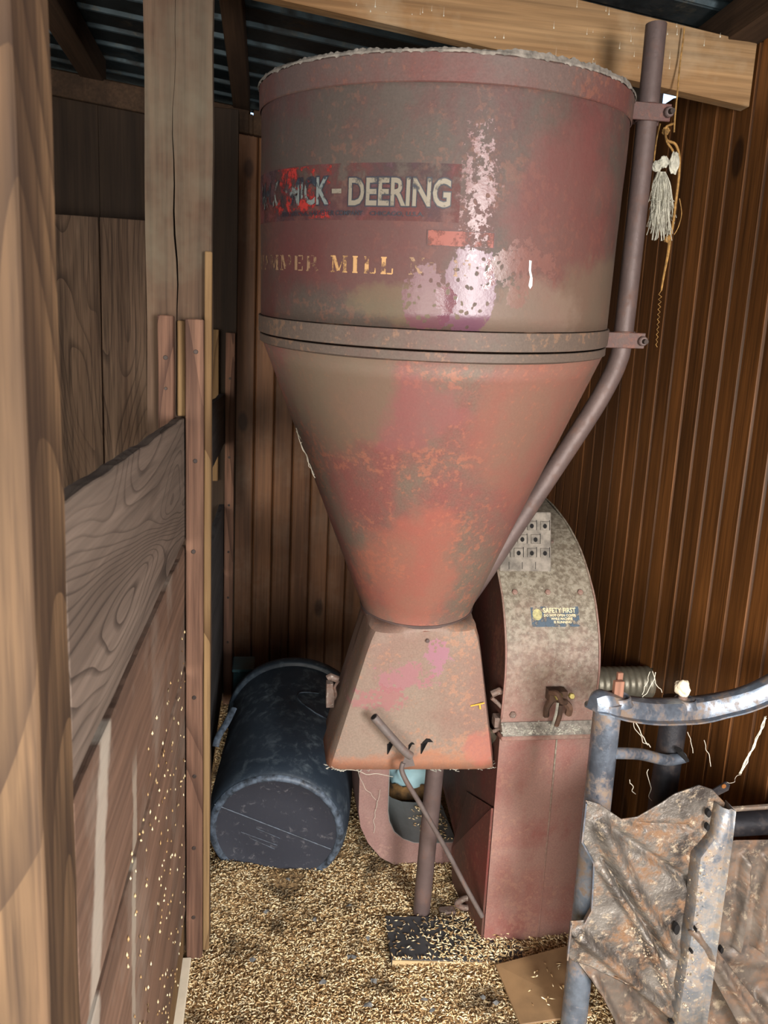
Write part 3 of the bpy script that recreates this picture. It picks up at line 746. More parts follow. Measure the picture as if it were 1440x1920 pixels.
# stencilled slab-serif letters made from strips
def seg(x0, z0, x1, z1, wd):
    d = Vector((x1 - x0, z1 - z0)).normalized(); nx, nz = -d.y * wd / 2, d.x * wd / 2
    n_ = 5; vs = []; fs = []
    for i in range(n_ + 1):
        t_ = i / n_; xx = x0 + (x1 - x0) * t_; zz = z0 + (z1 - z0) * t_
        vs += [(xx + nx, zz + nz), (xx - nx, zz - nz)]
    fs = [(2 * i, 2 * i + 1, 2 * i + 3, 2 * i + 2) for i in range(n_)]
    return vs, fs
SER = .10
def ser(x, z): return seg(x - .16, z, x + .16, z, .08)
GL = {
 'H': (1, [seg(.2, .04, .2, .96, .2), seg(.8, .04, .8, .96, .2), seg(.34, .5, .66, .5, .08), ser(.2, .04), ser(.2, .96), ser(.8, .04), ser(.8, .96)]),
 'A': (1, [seg(.22, .04, .46, .96, .08), seg(.52, .96, .8, .04, .2), seg(.34, .36, .6, .36, .07), ser(.2, .04), ser(.82, .04)]),
 'M': (1.2, [seg(.2, .04, .2, .96, .08), seg(.28, .96, .56, .1, .2), seg(.62, .1, .86, .8, .07), seg(1.0, .04, 1.0, .96, .22), ser(.2, .04), ser(.2, .96), ser(1.0, .04), ser(1.0, .96)]),
 'E': (.85, [seg(.22, .04, .22, .96, .22), seg(.4, .96, .75, .96, .08), seg(.4, .5, .6, .5, .07), seg(.4, .04, .75, .04, .08), seg(.74, .7, .74, .96, .07), seg(.74, .04, .74, .3, .07)]),
 'R': (1, [seg(.22, .04, .22, .96, .22), seg(.4, .96, .6, .96, .08), seg(.4, .5, .6, .5, .08), seg(.68, .55, .68, .9, .18), seg(.58, .44, .84, .04, .2), ser(.22, .04)]),
 'I': (.6, [seg(.3, .04, .3, .96, .24), ser(.3, .04), ser(.3, .96)]),
 'L': (.85, [seg(.26, .04, .26, .96, .24), ser(.26, .96), ser(.26, .04), seg(.45, .04, .76, .04, .08), seg(.76, .04, .76, .34, .08)]),
 'N': (1.1, [seg(.2, .04, .2, .96, .08), seg(.26, .96, .86, .04, .2), seg(.92, .04, .92, .96, .08), ser(.2, .04), ser(.2, .96), ser(.92, .96)]),
 'o': (.7, [seg(.16, .3, .16, .6, .16), seg(.5, .3, .5, .6, .16), seg(.2, .72, .46, .72, .07), seg(.2, .18, .46, .18, .07)]),
 '.': (.35, [seg(.1, .06, .24, .06, .12)]),
 '1': (.6, [seg(.3, .04, .3, .96, .22), ser(.3, .04), seg(.12, .84, .24, .94, .07)]),
 '0': (.85, [seg(.18, .25, .18, .78, .2), seg(.62, .25, .62, .78, .2), seg(.26, .93, .54, .93, .08), seg(.26, .07, .54, .07, .08)]),
 ' ': (.6, [])}
def stencil(s, tA, tB, z0, z1, mat):
    x = 0; ps = []
    for ch in s:
        w_, gl = GL[ch]
        for vs, fs in gl: ps.append(([(a + x, b) for a, b in vs], fs))
        x += w_ + .14
    x -= .14
    vs, fs = join(ps)
    vs = [(K_(tA) + a / x * (K_(tB) - K_(tA)), z0 + b * (z1 - z0)) for a, b in vs]
    return HM('stencil_lettering', wrap(vs, .0018, 0, 0), fs, mat)
stencil('HAMMER', -84, -45.5, .842, .872, M['gold_faint'])
stencil('MILL', -41.8, -22.8, .842, .873, M['gold'])
stencil('No.', -19, -9.5, .843, .874, M['gold_faint'])
stencil('10', -7.5, -2.2, .843, .874, M['gold_faint'])
# paint splat, specks of dust and cocoons
o = mesh('paint_splat', [wrap([(K_(14.4) + dx, .852 + dz)], .0014, 0, 0)[0] for dx, dz in ((-.0045, .026), (.0005, .025), (.001, .008), (.006, -.006), (.007, -.02), (.003, -.026), (-.001, -.02), (.0005, -.004), (-.0035, .008))],
     [tuple(range(9))], flat('white_splat', (226, 226, 224), .7, 0, .05), hop, origin=(0, 0, 0)); o['label'] = 'white bird-dropping streak'
HM('yellow_mark', [(.128, -.1535, -.225), (.165, -.1535, -.218), (.165, -.1535, -.222), (.155, -.1535, -.224), (.158, -.1535, -.238), (.153, -.1535, -.238), (.150, -.1535, -.225), (.128, -.1535, -.229)], [tuple(range(8))], flat('yellow_chalk', (214, 160, 60), .8, 0, .1), solid=.001)

# ------------------------------------------------------------------ hammer mill
ml = thing('hammer_mill', 'tall red hammer mill with dusty rounded top standing against the board wall', 'machine', (.715, 2.1, 0))
prof = [(1.72, .0), (1.72, .30), (1.72, .600), (1.72, .648), (1.716, .72), (1.717, .783), (1.735, .855), (1.776, .932), (1.815, .975), (1.855, 1.01), (1.918, 1.052), (2.025, 1.096), (2.182, 1.129), (2.33, 1.12), (2.46, 1.06), (2.57, .96), (2.64, .82), (2.66, .66), (2.62, .48), (2.52, .32), (2.38, .2), (2.2, .14), (2.04, .09), (1.95, 0)]
def prism(pf, x0f, x1f):
    n_ = len(pf); vs = [(x0f(y, z), y, z) for y, z in pf] + [(x1f(y, z), y, z) for y, z in pf]
    return vs, n_
x0f = lambda y, z: .594; x1f = lambda y, z: .838
vs, n_ = prism(prof, x0f, x1f)
o = mesh('housing_rim', vs, [(i, (i + 1) % n_, n_ + (i + 1) % n_, n_ + i) for i in range(n_)], M['mill'], ml, smooth=True, angle=25)
bm = bmesh.new(); bm.from_mesh(o.data); bmesh.ops.recalc_face_normals(bm, faces=bm.faces); bm.to_mesh(o.data); bm.free()
sp = [(y, z) for y, z in prof]
for xx, nm in ((.5945, 'side_plate'), (.8375, 'side_plate')):
    cy, cz = 2.15, .62
    inner = [(cy + (y - cy) * .97, cz + (z - cz) * .97) for y, z in sp]
    dx = .004 if xx < .7 else -.004
    vs = [(xx, y, z) for y, z in sp] + [(xx + dx, y, z) for y, z in inner] + [(xx + dx, cy, cz)]
    fs = [(i, n_ + i, n_ + (i + 1) % n_, (i + 1) % n_) for i in range(n_)] + [(n_ + i, 2 * n_, n_ + (i + 1) % n_) for i in range(n_)]
    mesh(nm, vs, fs, M['mill_side'], ml)
# rolled edges either side of the rim
for xx in (.594, .838):
    mesh('rolled_edge', *tubev([(xx, y, z) for y, z in smooth_path([Vector((y, z, 0)) for y, z in prof[3:20]], 3) for y, z in ((y, z),)] if False else [(xx, p.x, p.y) for p in smooth_path([Vector((y, z, 0)) for y, z in prof[3:20]], 3)], .0028, 6), M['mill'], ml, smooth=True)
# lower box seams and ledge
box('ledge', (.590, 1.695, .600), (.846, 1.728, .612), M['mill'], ml, .002)
box('front_seam', (.742, 1.7165, .0), (.746, 1.7205, .598), M['mill'], ml, .001)
mesh('side_flare', [(.594, 1.725, .40), (.594, 1.97, .30), (.594, 1.95, .0), (.594, 1.725, 0), (.588, 1.725, .40), (.560, 1.97, .12), (.565, 1.95, 0), (.588, 1.725, 0)], [(0, 1, 2, 3), (7, 6, 5, 4), (0, 4, 5, 1), (1, 5, 6, 2), (2, 6, 7, 3), (3, 7, 4, 0)], M['mill_side'], ml)
# dust lying on the ledge
ps = []
for k in range(420):
    xx = random.uniform(.594, .80 if random.random() < .85 else .842); d = random.uniform(0, 1); y = 1.698 + d * .02; z = .612 + d * .022 + random.uniform(0, .004)
    p = Vector((xx, y, z)); q = p + Vector((random.uniform(-.006, .006), random.uniform(-.003, .003), random.uniform(-.001, .004)))
    ps.append(tubev([p, q], random.uniform(.001, .0022), 4))
o = mesh('ledge_dust', *join(ps), M['dust'], ml); o['kind'] = 'stuff'
mesh('ledge_fillet', [(.594, 1.697, .612), (.842, 1.697, .612), (.842, 1.7165, .640), (.594, 1.7165, .640), (.594, 1.72, .612), (.842, 1.72, .612)], [(0, 1, 2, 3), (1, 5, 2), (0, 3, 4)], M['film'], ml)
# bolt row, decal, perforated plate: on the curved rim
def rimpt(s):      # s = arc length upward from z=.648 along the profile -> (y,z), normal
    pts = prof[3:]; acc = 0
    for i in range(len(pts) - 1):
        a, b = pts[i], pts[i + 1]; l = hypot(b[0] - a[0], b[1] - a[1])
        if acc + l >= s:
            t_ = (s - acc) / l; y, z = a[0] + (b[0] - a[0]) * t_, a[1] + (b[1] - a[1]) * t_
            return Vector((0, y, z)), Vector((0, -(b[1] - a[1]) / l, (b[0] - a[0]) / l)), Vector((0, (b[0] - a[0]) / l, (b[1] - a[1]) / l))
        acc += l
def onrim(x, s, h=0):
    p, n_, _ = rimpt(s); return Vector((x, 0, 0)) + p + n_ * h
for xx in (.628, .715, .802):
    p, nn_, _ = rimpt(.325); bolt('bolt', Vector((xx, 0, 0)) + p, nn_, .0075, .006, M['mill'], ml, 6)
bolt('bolt', onrim(.622, .012), (0, -1, 0), .009, .006, M['castiron'], ml, 6)
bolt('bolt', onrim(.765, .49), rimpt(.49)[1], .006, .005, M['castiron'], ml, 6)
def rimtext(s, x0, x1, s0, s1, mat, h=.0012, bold=.02):
    v, f = text2d(s, 1, bold); v = fit(v, x0, x1, s0, s1)
    return mesh('warning_lettering', [onrim(a, b, h) for a, b in v], f, mat, ml)
M['wl'] = worn('warning_letters', (196, 184, 148), .36, .42, 90)
M['wb'] = worn('warning_blue', (62, 76, 88), .46, .52, 60)
M['wy'] = flat('warning_disc', (172, 164, 116), .7, 0, .3, 120)
def rimpatch(x0, x1, s0, s1, mat, h=.0007, nm='warning_decal'):
    nn_ = 6; vs = [onrim(x0 + (x1 - x0) * i / nn_, s0 + (s1 - s0) * j / nn_, h) for i in range(nn_ + 1) for j in range(nn_ + 1)]
    fs = [(i * (nn_ + 1) + j, (i + 1) * (nn_ + 1) + j, (i + 1) * (nn_ + 1) + j + 1, i * (nn_ + 1) + j + 1) for i in range(nn_) for j in range(nn_)]
    return mesh(nm, vs, fs, mat, ml)
rimpatch(.664, .79, .236, .287, M['wb'])
vs = [onrim(.680 + .0125 * cos(a), .267 + .0145 * sin(a), .0014) for a in np.linspace(0, 2 * pi, 25)[:-1]]
mesh('warning_disc', vs, [tuple(range(24))], M['wy'], ml)
rimtext('SAFETY FIRST', .696, .782, .271, .284, M['wl'])
rimtext('DO NOT OPEN COVER', .697, .782, .2615, .268, M['wl'], bold=.03)
rimtext('WHILE MACHINE', .715, .772, .253, .2595, M['wl'], bold=.03)
rimtext('IS RUNNING', .722, .768, .2445, .251, M['wl'], bold=.03)
# perforated plate standing on the rim
M['plate_m'] = flat('plate_dusty', (128, 120, 110), .85, 0, .3, 40)
def gp(x, z, h=0): return Vector((x, 1.838 + (z - .99) * .25 - h, z))
def gslab(nm, x0, x1, z0, z1, h0, h1, mat, bevel=.001):
    vs = [gp(a, b, h) for h in (h0, h1) for a, b in ((x0, z0), (x1, z0), (x1, z1), (x0, z1))]
    return mesh(nm, vs, BOXF, mat, ml, bevel=bevel)
gslab('grid_plate', .60, .738, .995, 1.145, -.008, 0, M['plate_m'], .002)
for r_ in range(5):
    for c_ in range(4):
        z_ = 1.010 + r_ * .034; xx = .624 + c_ * .0355 - (.010 if r_ in (1, 3) else 0)
        if xx > .73 or z_ > 1.14: continue
        if r_ == 0:
            gslab('slot', xx - .0005, xx + .0008, z_ - .008, z_ + .010, 0, .0006, M['black'], 0); continue
        gslab('grid_tile', xx - .0125, xx + .0115, z_ - .012, z_ + .011, 0, .004, M['plate_m'])
        gslab('grid_gap', xx + .012, xx + .0138, z_ - .012, z_ + .013, 0, .0012, M['black'], 0)
        vs = [gp(xx - .001 + .0055 * cos(q_), z_ - .001 + .006 * sin(q_), .0046) for q_ in np.linspace(0, 2 * pi, 13)[:-1]]
        mesh('grid_hole', vs, [tuple(range(12))[::-1]], M['black'], ml)
sp_ = []
for k in range(260):
    x_ = random.uniform(.6, .835); s_ = random.uniform(.0, .5); c_ = onrim(x_, s_, .0008); r_ = random.uniform(.0005, .0014)
    sp_.append(([c_ + Vector(d_) * r_ for d_ in ((1, 0, 0), (-1, 0, 0), (0, 1, 0), (0, -1, 0), (0, 0, 1.6), (0, 0, -1.6))], [(0, 2, 4), (2, 1, 4), (1, 3, 4), (3, 0, 4), (2, 0, 5), (1, 2, 5), (3, 1, 5), (0, 3, 5)]))
o = mesh('dust_specks', *join(sp_), M['dust'], ml); o['kind'] = 'stuff'
# latch casting with wing nut
ps = []
base = at(1042, 1300, 1, 1.70)
bx, bz = base.x, base.z
ps.append((boxv((bx - .022, 1.682, bz - .016), (bx + .024, 1.712, bz + .012)), BOXF))
ps.append(tubev(smooth_path([(bx - .018, 1.69, bz + .006), (bx - .008, 1.672, bz + .012), (bx + .004, 1.672, bz - .008), (bx + .02, 1.68, bz - .014)]), .0075, 8))
ps.append(tubev(smooth_path([(bx + .012, 1.69, bz - .01), (bx + .032, 1.685, bz - .03), (bx + .033, 1.69, bz - .052)]), .009, 6))
ps.append(tubev(smooth_path([(bx - .012, 1.69, bz - .012), (bx - .026, 1.685, bz - .03), (bx - .024, 1.69, bz - .055)]), .008, 6))
ps.append(tubev(smooth_path([(bx + .006, 1.68, bz - .02), (bx + .008, 1.684, bz - .05), (bx + .004, 1.69, bz - .08)]), .0075, 8))
mesh('wing_latch', *join(ps), M['rust'], ml, smooth=True, angle=30, bevel=.001)
for dx, r_ in ((-.004, .010), (.030, .008)):
    bolt('brass_nut', (bx + dx, 1.676, bz + .004), (0, -1, .2), r_, .008, flat('brass', (176, 160, 96), .4, .6), ml, 6)
ps = [tubev(smooth_path([(bx - .006, 1.668, bz - .01), (bx - .010, 1.664, bz - .04), (bx - .018, 1.668, bz - .085)]), .0035, 6)]
mesh('cobweb_clump', *join(ps), M['dust'], ml)
box('spout_shelf', (.846, 1.74, .60), (.852, 1.9, .66), M['mill'], ml, .001)
# bright metal clip on the rim
p = at(1068, 1012, 0, .84)
mesh('clip', *tubev([p + Vector((0, .03, .012)), p + Vector((.004, .0, .004)), p + Vector((.006, -.02, -.012))], .010, 6, flatten=.3), flat('bright_clip', (190, 205, 220), .25, .8, .1), ml)

# corrugated hose beyond the mill
hz = at(1170, 1280, 1, 2.15)
N = 60; path = [(hz.x - .16 + .25 * i / N, 2.15, hz.z + .002 * 0) for i in range(N + 1)]
path = [(a, b, c - .0) for a, b, c in path]
hv, hf = tubev(path, lambda t_: .050 + (.0016 * sin(t_ * 2 * pi * 12)) + (.003 if t_ > .975 else 0), 28, cap=False)
tag(mesh('corrugated_hose', hv, hf, M['galv'], smooth=True, solid=.002), 'short corrugated grey hose poking out right of the red mill', 'hose')

# elbow duct under the hood
du = thing('elbow_duct', 'dusty red sheet-metal elbow duct curving from the hood down to the mill', 'duct', (.42, 2.1, 0))
outer = [(.290, .56), (.290, .34), (.292, .20), (.300, .15), (.325, .095), (.365, .045), (.405, .02), (.44, .005), (.596, .0)]
inner = [(.378, .56), (.378, .34), (.380, .20), (.386, .165), (.402, .13), (.43, .105), (.465, .09), (.505, .085), (.596, .085)]
Y0, Y1 = 2.05, 2.27
n_ = len(outer)
vs = [(x, Y0, z) for x, z in outer] + [(x, Y0, z) for x, z in inner] + [(x, Y1, z) for x, z in outer] + [(x, Y1, z) for x, z in inner]
fs = [(i, n_ + i, n_ + i + 1, i + 1) for i in range(n_ - 1)] + [(2 * n_ + i, 2 * n_ + i + 1, 3 * n_ + i + 1, 3 * n_ + i) for i in range(n_ - 1)] + [(i, i + 1, 2 * n_ + i + 1, 2 * n_ + i) for i in range(n_ - 1)]
mesh('duct_face', vs, [tuple(reversed(f)) for f in fs], M['duct'], du, bevel=0)
ps = [(x, Y0 - .002, z + .0005) for x, z in inner] + [(x, Y1, z + .0005) for x, z in inner]
mesh('inner_bend', ps, [(i, n_ + i, n_ + i + 1, i + 1) for i in range(n_ - 1)], M['duct_in'], du, solid=.002)['label'] = 'bare grey metal inside of the bend'
box('joint_gap', (.588, 2.03, .045), (.597, 2.06, .078), M['black'], du, 0)

# control rod with pipe handle
rd = thing('control_rod', 'thin rod with a grey pipe handle slanting across the hood down to the floor', 'rod', at(905, 1722, 1, 1.712))
W = lambda u, v, y: at(u, v, 1, y - .108)
pth = [W(701, 1344, 1.76), W(725, 1372, 1.765), W(752, 1402, 1.77), W(762, 1412, 1.772), W(770, 1417, 1.776)]
tube('handle', pth, .0098, M['rod'], rd, 14)
mesh('handle_bore', *tubev([pth[0], pth[0] + (pth[0] - pth[1]).normalized() * .0006], .0075, 12), M['black'], rd)
mesh('blade', [W(760, 1416, 1.772), W(773, 1418, 1.772), W(778, 1436, 1.776), W(752, 1440, 1.776), W(760, 1416, 1.776), W(773, 1418, 1.776), W(778, 1436, 1.78), W(752, 1440, 1.78)], BOXF, M['rod'], rd)
rp = smooth_path([W(756, 1430, 1.775), W(753, 1443, 1.775), W(762, 1465, 1.775), W(788, 1508, 1.785), W(835, 1590, 1.80), W(872, 1660, 1.815), W(904, 1718, 1.82)], 6)
tube('rod', rp, .0062, M['rod'], rd, 10)

# ------------------------------------------------------------------ black barrel lying on its side
CB = Vector((.050, 2.04, .148)); CE = Vector((.130, 2.62, .228))
ax = (CE - CB).normalized(); bar = thing('plastic_barrel', 'black plastic barrel lying on its side in the grain left of the hopper leg', 'barrel', (.09, 2.35, 0))
q = Vector((0, 0, -1)).rotation_difference(-ax) if False else Vector((0, 0, 1)).rotation_difference(ax)
Lb = (CE - CB).length
def BP(r, a, z): return CB + q @ Vector((r * cos(a), r * sin(a), z))
def blathe(name, prof_, mat, n=72):
    vs = [BP(r, 2 * pi * k / n, z) for r, z in prof_ for k in range(n)]
    fs = [(i * n + k, i * n + (k + 1) % n, (i + 1) * n + (k + 1) % n, (i + 1) * n + k) for i in range(len(prof_) - 1) for k in range(n)]
    return mesh(name, vs, fs, mat, bar, smooth=True, angle=50, origin=CB)
blathe('body', [(.186, .006), (.197, .012), (.203, .024), (.208, .05), (.212, .10), (.215, .2), (.219, .35), (.226, .5), (.231, Lb - .06), (.232, Lb - .03)], M['plastic'])
blathe('rim', [(.232, Lb - .035), (.243, Lb - .033), (.247, Lb - .028), (.249, Lb - .004), (.246, Lb), (.236, Lb + .002), (.228, Lb), (.224, Lb - .03), (.218, Lb - .3), (.2, .03), (.002, .03)], M['plastic'])
blathe('base', [(.190, .0065), (.182, .004), (.176, .010), (.1, .009), (.001, .0085)], M['barrel_base'])
blathe('base_ring', [(.176, .0085), (.181, .001), (.188, -.0005), (.194, .004), (.197, .009)], M['scuff'])
# mould seam across the base
seam = [(BP(.178, radians(200), .0075)), (BP(.178, radians(0 + 14), .0075))]
def bdisc(u, v):
    d = Vector(RM @ np.array([u - 720, 960 - v, -1442.])); p0 = CB + ax * .007
    t_ = (p0 - Vector(C0)).dot(ax) / d.dot(ax); return Vector(C0) + d * t_
tube('base_seam', [bdisc(402, 1508), bdisc(620, 1592)], .0016, M['scuff'], bar, 6)
for a, b in (((452, 1560), (520, 1585)), ((470, 1572), (515, 1592)), ((480, 1553), (525, 1572))):
    tube('base_scratch', [bdisc(*a), bdisc(*b)], .0007, M['scuff'], bar, 5)
def bside(u, v, extra=.0):
    d = q.inverted() @ Vector(RM @ np.array([u - 720, 960 - v, -1442.])); c = q.inverted() @ (Vector(C0) - CB)
    t_ = 0
    for it in range(4000):
        t_ += .0000005
        p_ = c + d * t_
        rr = .204 + (.232 - .204) * max(0, min(1, p_.z / Lb)) + extra
        if 0 < p_.z < Lb and hypot(p_.x, p_.y) < rr: return CB + q @ p_
    return None
arc = [(628, 1352), (612, 1347), (594, 1338), (578, 1327), (562, 1314), (558, 1305), (562, 1299), (578, 1298), (598, 1300)]
pts = [p for p in (bside(u, v, .001) for u, v in arc) if p is not None]
if len(pts) > 3: tube('moulded_handle_recess', smooth_path(pts, 3), .0022, M['scuff'], bar, 6)
# handle on the left
hp = [at(438, 1328, 1, 2.45), at(425, 1355, 1, 2.40), at(410, 1380, 1, 2.36), at(404, 1400, 1, 2.34)]
tube('side_handle', smooth_path(hp), .012, M['scuff'], bar, 8, flatten=.5)
# teal tub edge behind the barrel
tg = thing('teal_tub', 'small teal plastic tub edge peeking out behind the black barrel', 'tub', (-.085, 2.82, 0))
M['teal'] = flat('teal_plastic', (44, 76, 80), .5, 0, .2)
box('body', (-.105, 2.80, .0), (-.03, 2.93, .33), M['teal'], tg, .012); box('lip', (-.11, 2.795, .33), (-.025, 2.936, .342), M['teal'], tg, .004)

# ------------------------------------------------------------------ floor: litter bed, kernels, boards
def hgt(x, y):
    b = .012 + .010 * mn.noise(Vector((x * 5, y * 5, 0))) + .006 * mn.noise(Vector((x * 17, y * 17, 2)))
    b += .045 * math.exp(-((x + .13) / .12) ** 2 - ((y - 2.0) / .12) ** 2)
    b += .05 * math.exp(-((x - .56) / .10) ** 2 - ((y - 2.1) / .12) ** 2) * 0
    b += .02 * math.exp(-((x - .33) / .2) ** 2 - ((y - 2.5) / .4) ** 2)
    return max(b, .002)
nx, ny = 110, 150; X0, X1, Ya, Yb = -.2, XW, 1.15, YB
vs = []; fs = []
for i in range(nx + 1):
    for j in range(ny + 1):
        x = X0 + (X1 - X0) * i / nx; y = Ya + (Yb - Ya) * j / ny
        vs.append((x, y, hgt(x, y)))
for i in range(nx):
    for j in range(ny): fs.append((i * (ny + 1) + j, (i + 1) * (ny + 1) + j, (i + 1) * (ny + 1) + j + 1, i * (ny + 1) + j + 1))
gb = mesh('grain_bed', vs, fs, M['litter'], smooth=True, origin=(0, 0, 0)); tag(gb, 'matted layer of husk dust and grain covering the floor', 'grain'); gb['kind'] = 'stuff'
def kernels(name, pos, nrm_tilt, mat, label, lmin=.011, lmax=.019, parent=None, dirs=None):
    n_ = len(pos); pos = np.array(pos, float)
    ang = rng.uniform(0, 2 * pi, n_); tl = rng.normal(0, nrm_tilt, n_)
    d = np.c_[np.cos(ang) * np.cos(tl), np.sin(ang) * np.cos(tl), np.sin(tl)]
    if dirs is not None: d = dirs
    up = rng.normal(size=(n_, 3)); s = np.cross(d, up); s /= np.linalg.norm(s, axis=1)[:, None]; t_ = np.cross(d, s)
    Lk = rng.uniform(lmin, lmax, n_)[:, None] / 2; wk = rng.uniform(.0014, .0025, n_)[:, None]
    V = np.stack([pos - d * Lk, pos + s * wk - d * Lk * .15, pos + t_ * wk * .8 - d * Lk * .15, pos - s * wk - d * Lk * .15, pos - t_ * wk * .8 - d * Lk * .15, pos + d * Lk], 1).reshape(-1, 3)
    F = np.array([(0, 2, 1), (0, 3, 2), (0, 4, 3), (0, 1, 4), (5, 1, 2), (5, 2, 3), (5, 3, 4), (5, 4, 1)])
    F = (F[None] + (np.arange(n_) * 6)[:, None, None]).reshape(-1, 3)
    me = bpy.data.meshes.new(name); me.vertices.add(len(V)); me.vertices.foreach_set('co', V.ravel())
    me.loops.add(F.size); me.loops.foreach_set('vertex_index', F.ravel().astype(np.int32))
    me.polygons.add(len(F)); me.polygons.foreach_set('loop_start', np.arange(0, F.size, 3, dtype=np.int32)); me.polygons.foreach_set('loop_total', np.full(len(F), 3, np.int32))
    me.polygons.foreach_set('use_smooth', np.ones(len(F), bool)); me.update(calc_edges=True); me.materials.append(mat)
    o = bpy.data.objects.new(name, me); COL.objects.link(o)
    if parent: o.parent = parent
    o['kind'] = 'stuff'
    if label: tag(o, label, 'grain')
    return o
pos = []
def inbar(x, y): return False
while len(pos) < 80000:
    x = random.uniform(-.165, XW - .01); y = 1.2 + (random.random() ** 1.35) * (YB - 1.22)
    if x > .6 and 1.73 < y < 2.5 and x < .83: continue
    if x > .95 and y < 1.9 and random.random() < .6: continue
    if .34 < x < .60 and 1.665 < y < 1.83 and random.random() < .97 - max(0, (x - .42) / .18) * .9: continue      # bare end of the board
    if y > 2.9 and random.random() < .4: continue
    if mn.noise(Vector((x * 6.5, y * 6.5, 9))) > .34 and random.random() < .75: continue
    on = .338 < x < .66 and 1.66 < y < 1.82
    z = (max(hgt(x, y), .0325 - .0195 * (x - .34) / .35) if on else hgt(x, y)) + random.uniform(.0, .007)
    pos.append((x, y, z))
kernels('grain_kernels', pos, .28, M['grain'], 'loose pale oat kernels scattered thickly over the floor')
# dark clods and leaf scraps in the grain
ps = []
for (u, v, s) in ((660, 1795, 12), (605, 1840, 10), (700, 1840, 9), (690, 1885, 11), (500, 1710, 8), (655, 1700, 7), (475, 1800, 8), (795, 1875, 9), (590, 1725, 7), (930, 1880, 10), (810, 1895, 9), (540, 1650, 7), (905, 1870, 7), (770, 1780, 8), (690, 1760, 6)):
    p = at(u, v, 2, .028); r_ = s * .0011
    m_ = 7; V = [p + Vector((r_ * cos(2 * pi * k / m_) * random.uniform(.6, 1.3), r_ * sin(2 * pi * k / m_) * random.uniform(.5, 1.1), random.uniform(-.003, .006))) for k in range(m_)] + [p + Vector((0, 0, .008))]
    ps.append((V, [(k, (k + 1) % m_, m_) for k in range(m_)]))
o = mesh('litter_scraps', *join(ps), flat('grey_scrap', (108, 108, 106), .8, 0, .4, 80)); tag(o, 'grey scraps and clods lying among the kernels', 'litter'); o['kind'] = 'stuff'
# board on the floor beneath the leg
fb = thing('floor_board', 'dark-topped board with pale front edge lying under the pipe leg', 'board', (.52, 1.74, .01))
wedge('panel', [(.338, 1.663, .0), (.69, 1.640, -.012), (.70, 1.80, -.012), (.344, 1.82, .0), (.338, 1.663, .0315), (.69, 1.640, .012), (.70, 1.80, .012), (.344, 1.82, .0315)], flat('board_top', (74, 74, 76), .7, 0, .3, 6), fb, .001)
wedge('front_edge', [(.339, 1.659, .0), (.66, 1.637, -.01), (.66, 1.641, -.01), (.339, 1.663, .0), (.339, 1.659, .030), (.66, 1.637, .013), (.66, 1.641, .013), (.339, 1.663, .030)], wood('pale_edge', (205, 182, 140), (180, 152, 110), (110, 84, 56), 0, fiber=.3, var=0), fb, .0005)
kernels('kernels_on_board', [(random.uniform(.35, .68), random.uniform(1.66, 1.81), .0335 - .018 * (k_ := 0)) for _ in range(140)], .1, M['grain'], None, parent=None).location = (0, 0, 0)
ko = bpy.data.objects['kernels_on_board']; tag(ko, 'few kernels lying on the dark floor board', 'grain')
# tan plate at lower right
q4 = [at(929, 1812, 2, .03), at(1064, 1776, 2, .055), at(1110, 1905, 2, .05), at(975, 1925, 2, .02)]
tag(mesh('tan_panel', [p for p in q4] + [p + Vector((0, 0, .006)) for p in q4], BOXF, flat('tan_panel', (142, 112, 78), .6, 0, .18, 8), bevel=.001), 'flat tan panel lying on the grain beside the tube foot', 'panel')
kernels('kernels_on_panel', [tuple(at(random.uniform(985, 1085), random.uniform(1810, 1890), 2, .05) + Vector((0, 0, .0075))) for _ in range(26)], .1, M['grain'], 'few kernels lying on the tan panel')
dp = []
for k in range(170):
    x_ = random.uniform(.47, .59); y_ = random.uniform(2.06, 2.26)
    if x_ < .50 and random.random() < .7: continue
    dp.append((x_, y_, .0885 + random.uniform(0, .003)))
o = kernels('kernels_on_duct', dp, .15, M['grain'], 'scattered kernels lying inside on the bend of the elbow duct')
# casting beside the leg
cs = thing('iron_casting', 'small grey iron casting with a round hole half buried beside the mill', 'casting', (.56, 1.87, .02))
ps = []
cc = at(870, 1693, 1, 1.83)
for k in range(1):
    ring = [cc + Vector((.020 * cos(a), .004 * sin(2 * a), .014 * sin(a))) for a in np.linspace(0, 2 * pi, 25)]
    ps.append(tubev(ring, .0085, 8))
mesh('ring', *join(ps), M['castiron'], cs, smooth=True)
c3 = at(835, 1712, 1, 1.83)
wedge('foot', boxv((c3.x - .016, 1.82, .012), (c3.x + .03, 1.85, c3.z + .008)), M['castiron'], cs, .004)
c4 = at(852, 1735, 1, 1.80)
wedge('arm', boxv((c4.x - .01, 1.80, .012), (c4.x + .05, 1.826, c4.z + .014)), M['castiron'], cs, .004)

# pale blue bundle and brown stump behind the elbow
bb = at(778, 1452, 1, 2.42)
bm = bmesh.new(); bmesh.ops.create_icosphere(bm, subdivisions=4, radius=1)
for v_ in bm.verts:
    k_ = 1 + .16 * mn.noise(v_.co * 2.2) + .10 * abs(mn.noise(v_.co * 5.5 + Vector((4, 1, 0))))
    v_.co = Vector((v_.co.x * .088 * k_, v_.co.y * .07 * k_, v_.co.z * .072 * k_))
me = bpy.data.meshes.new('crumpled_bag'); bm.to_mesh(me); bm.free(); me.materials.append(flat('bag_blue', (176, 214, 220), .6, 0, .12, 10))
me.polygons.foreach_set('use_smooth', [True] * len(me.polygons))
o = bpy.data.objects.new('crumpled_bag', me); COL.objects.link(o); o.location = bb; tag(o, 'pale blue crumpled bag behind the elbow duct', 'bag')
st = thing('wood_chunk', 'rough brown chunk of wood below the pale blue bag', 'wood', (bb.x - .01, 2.42, 0))
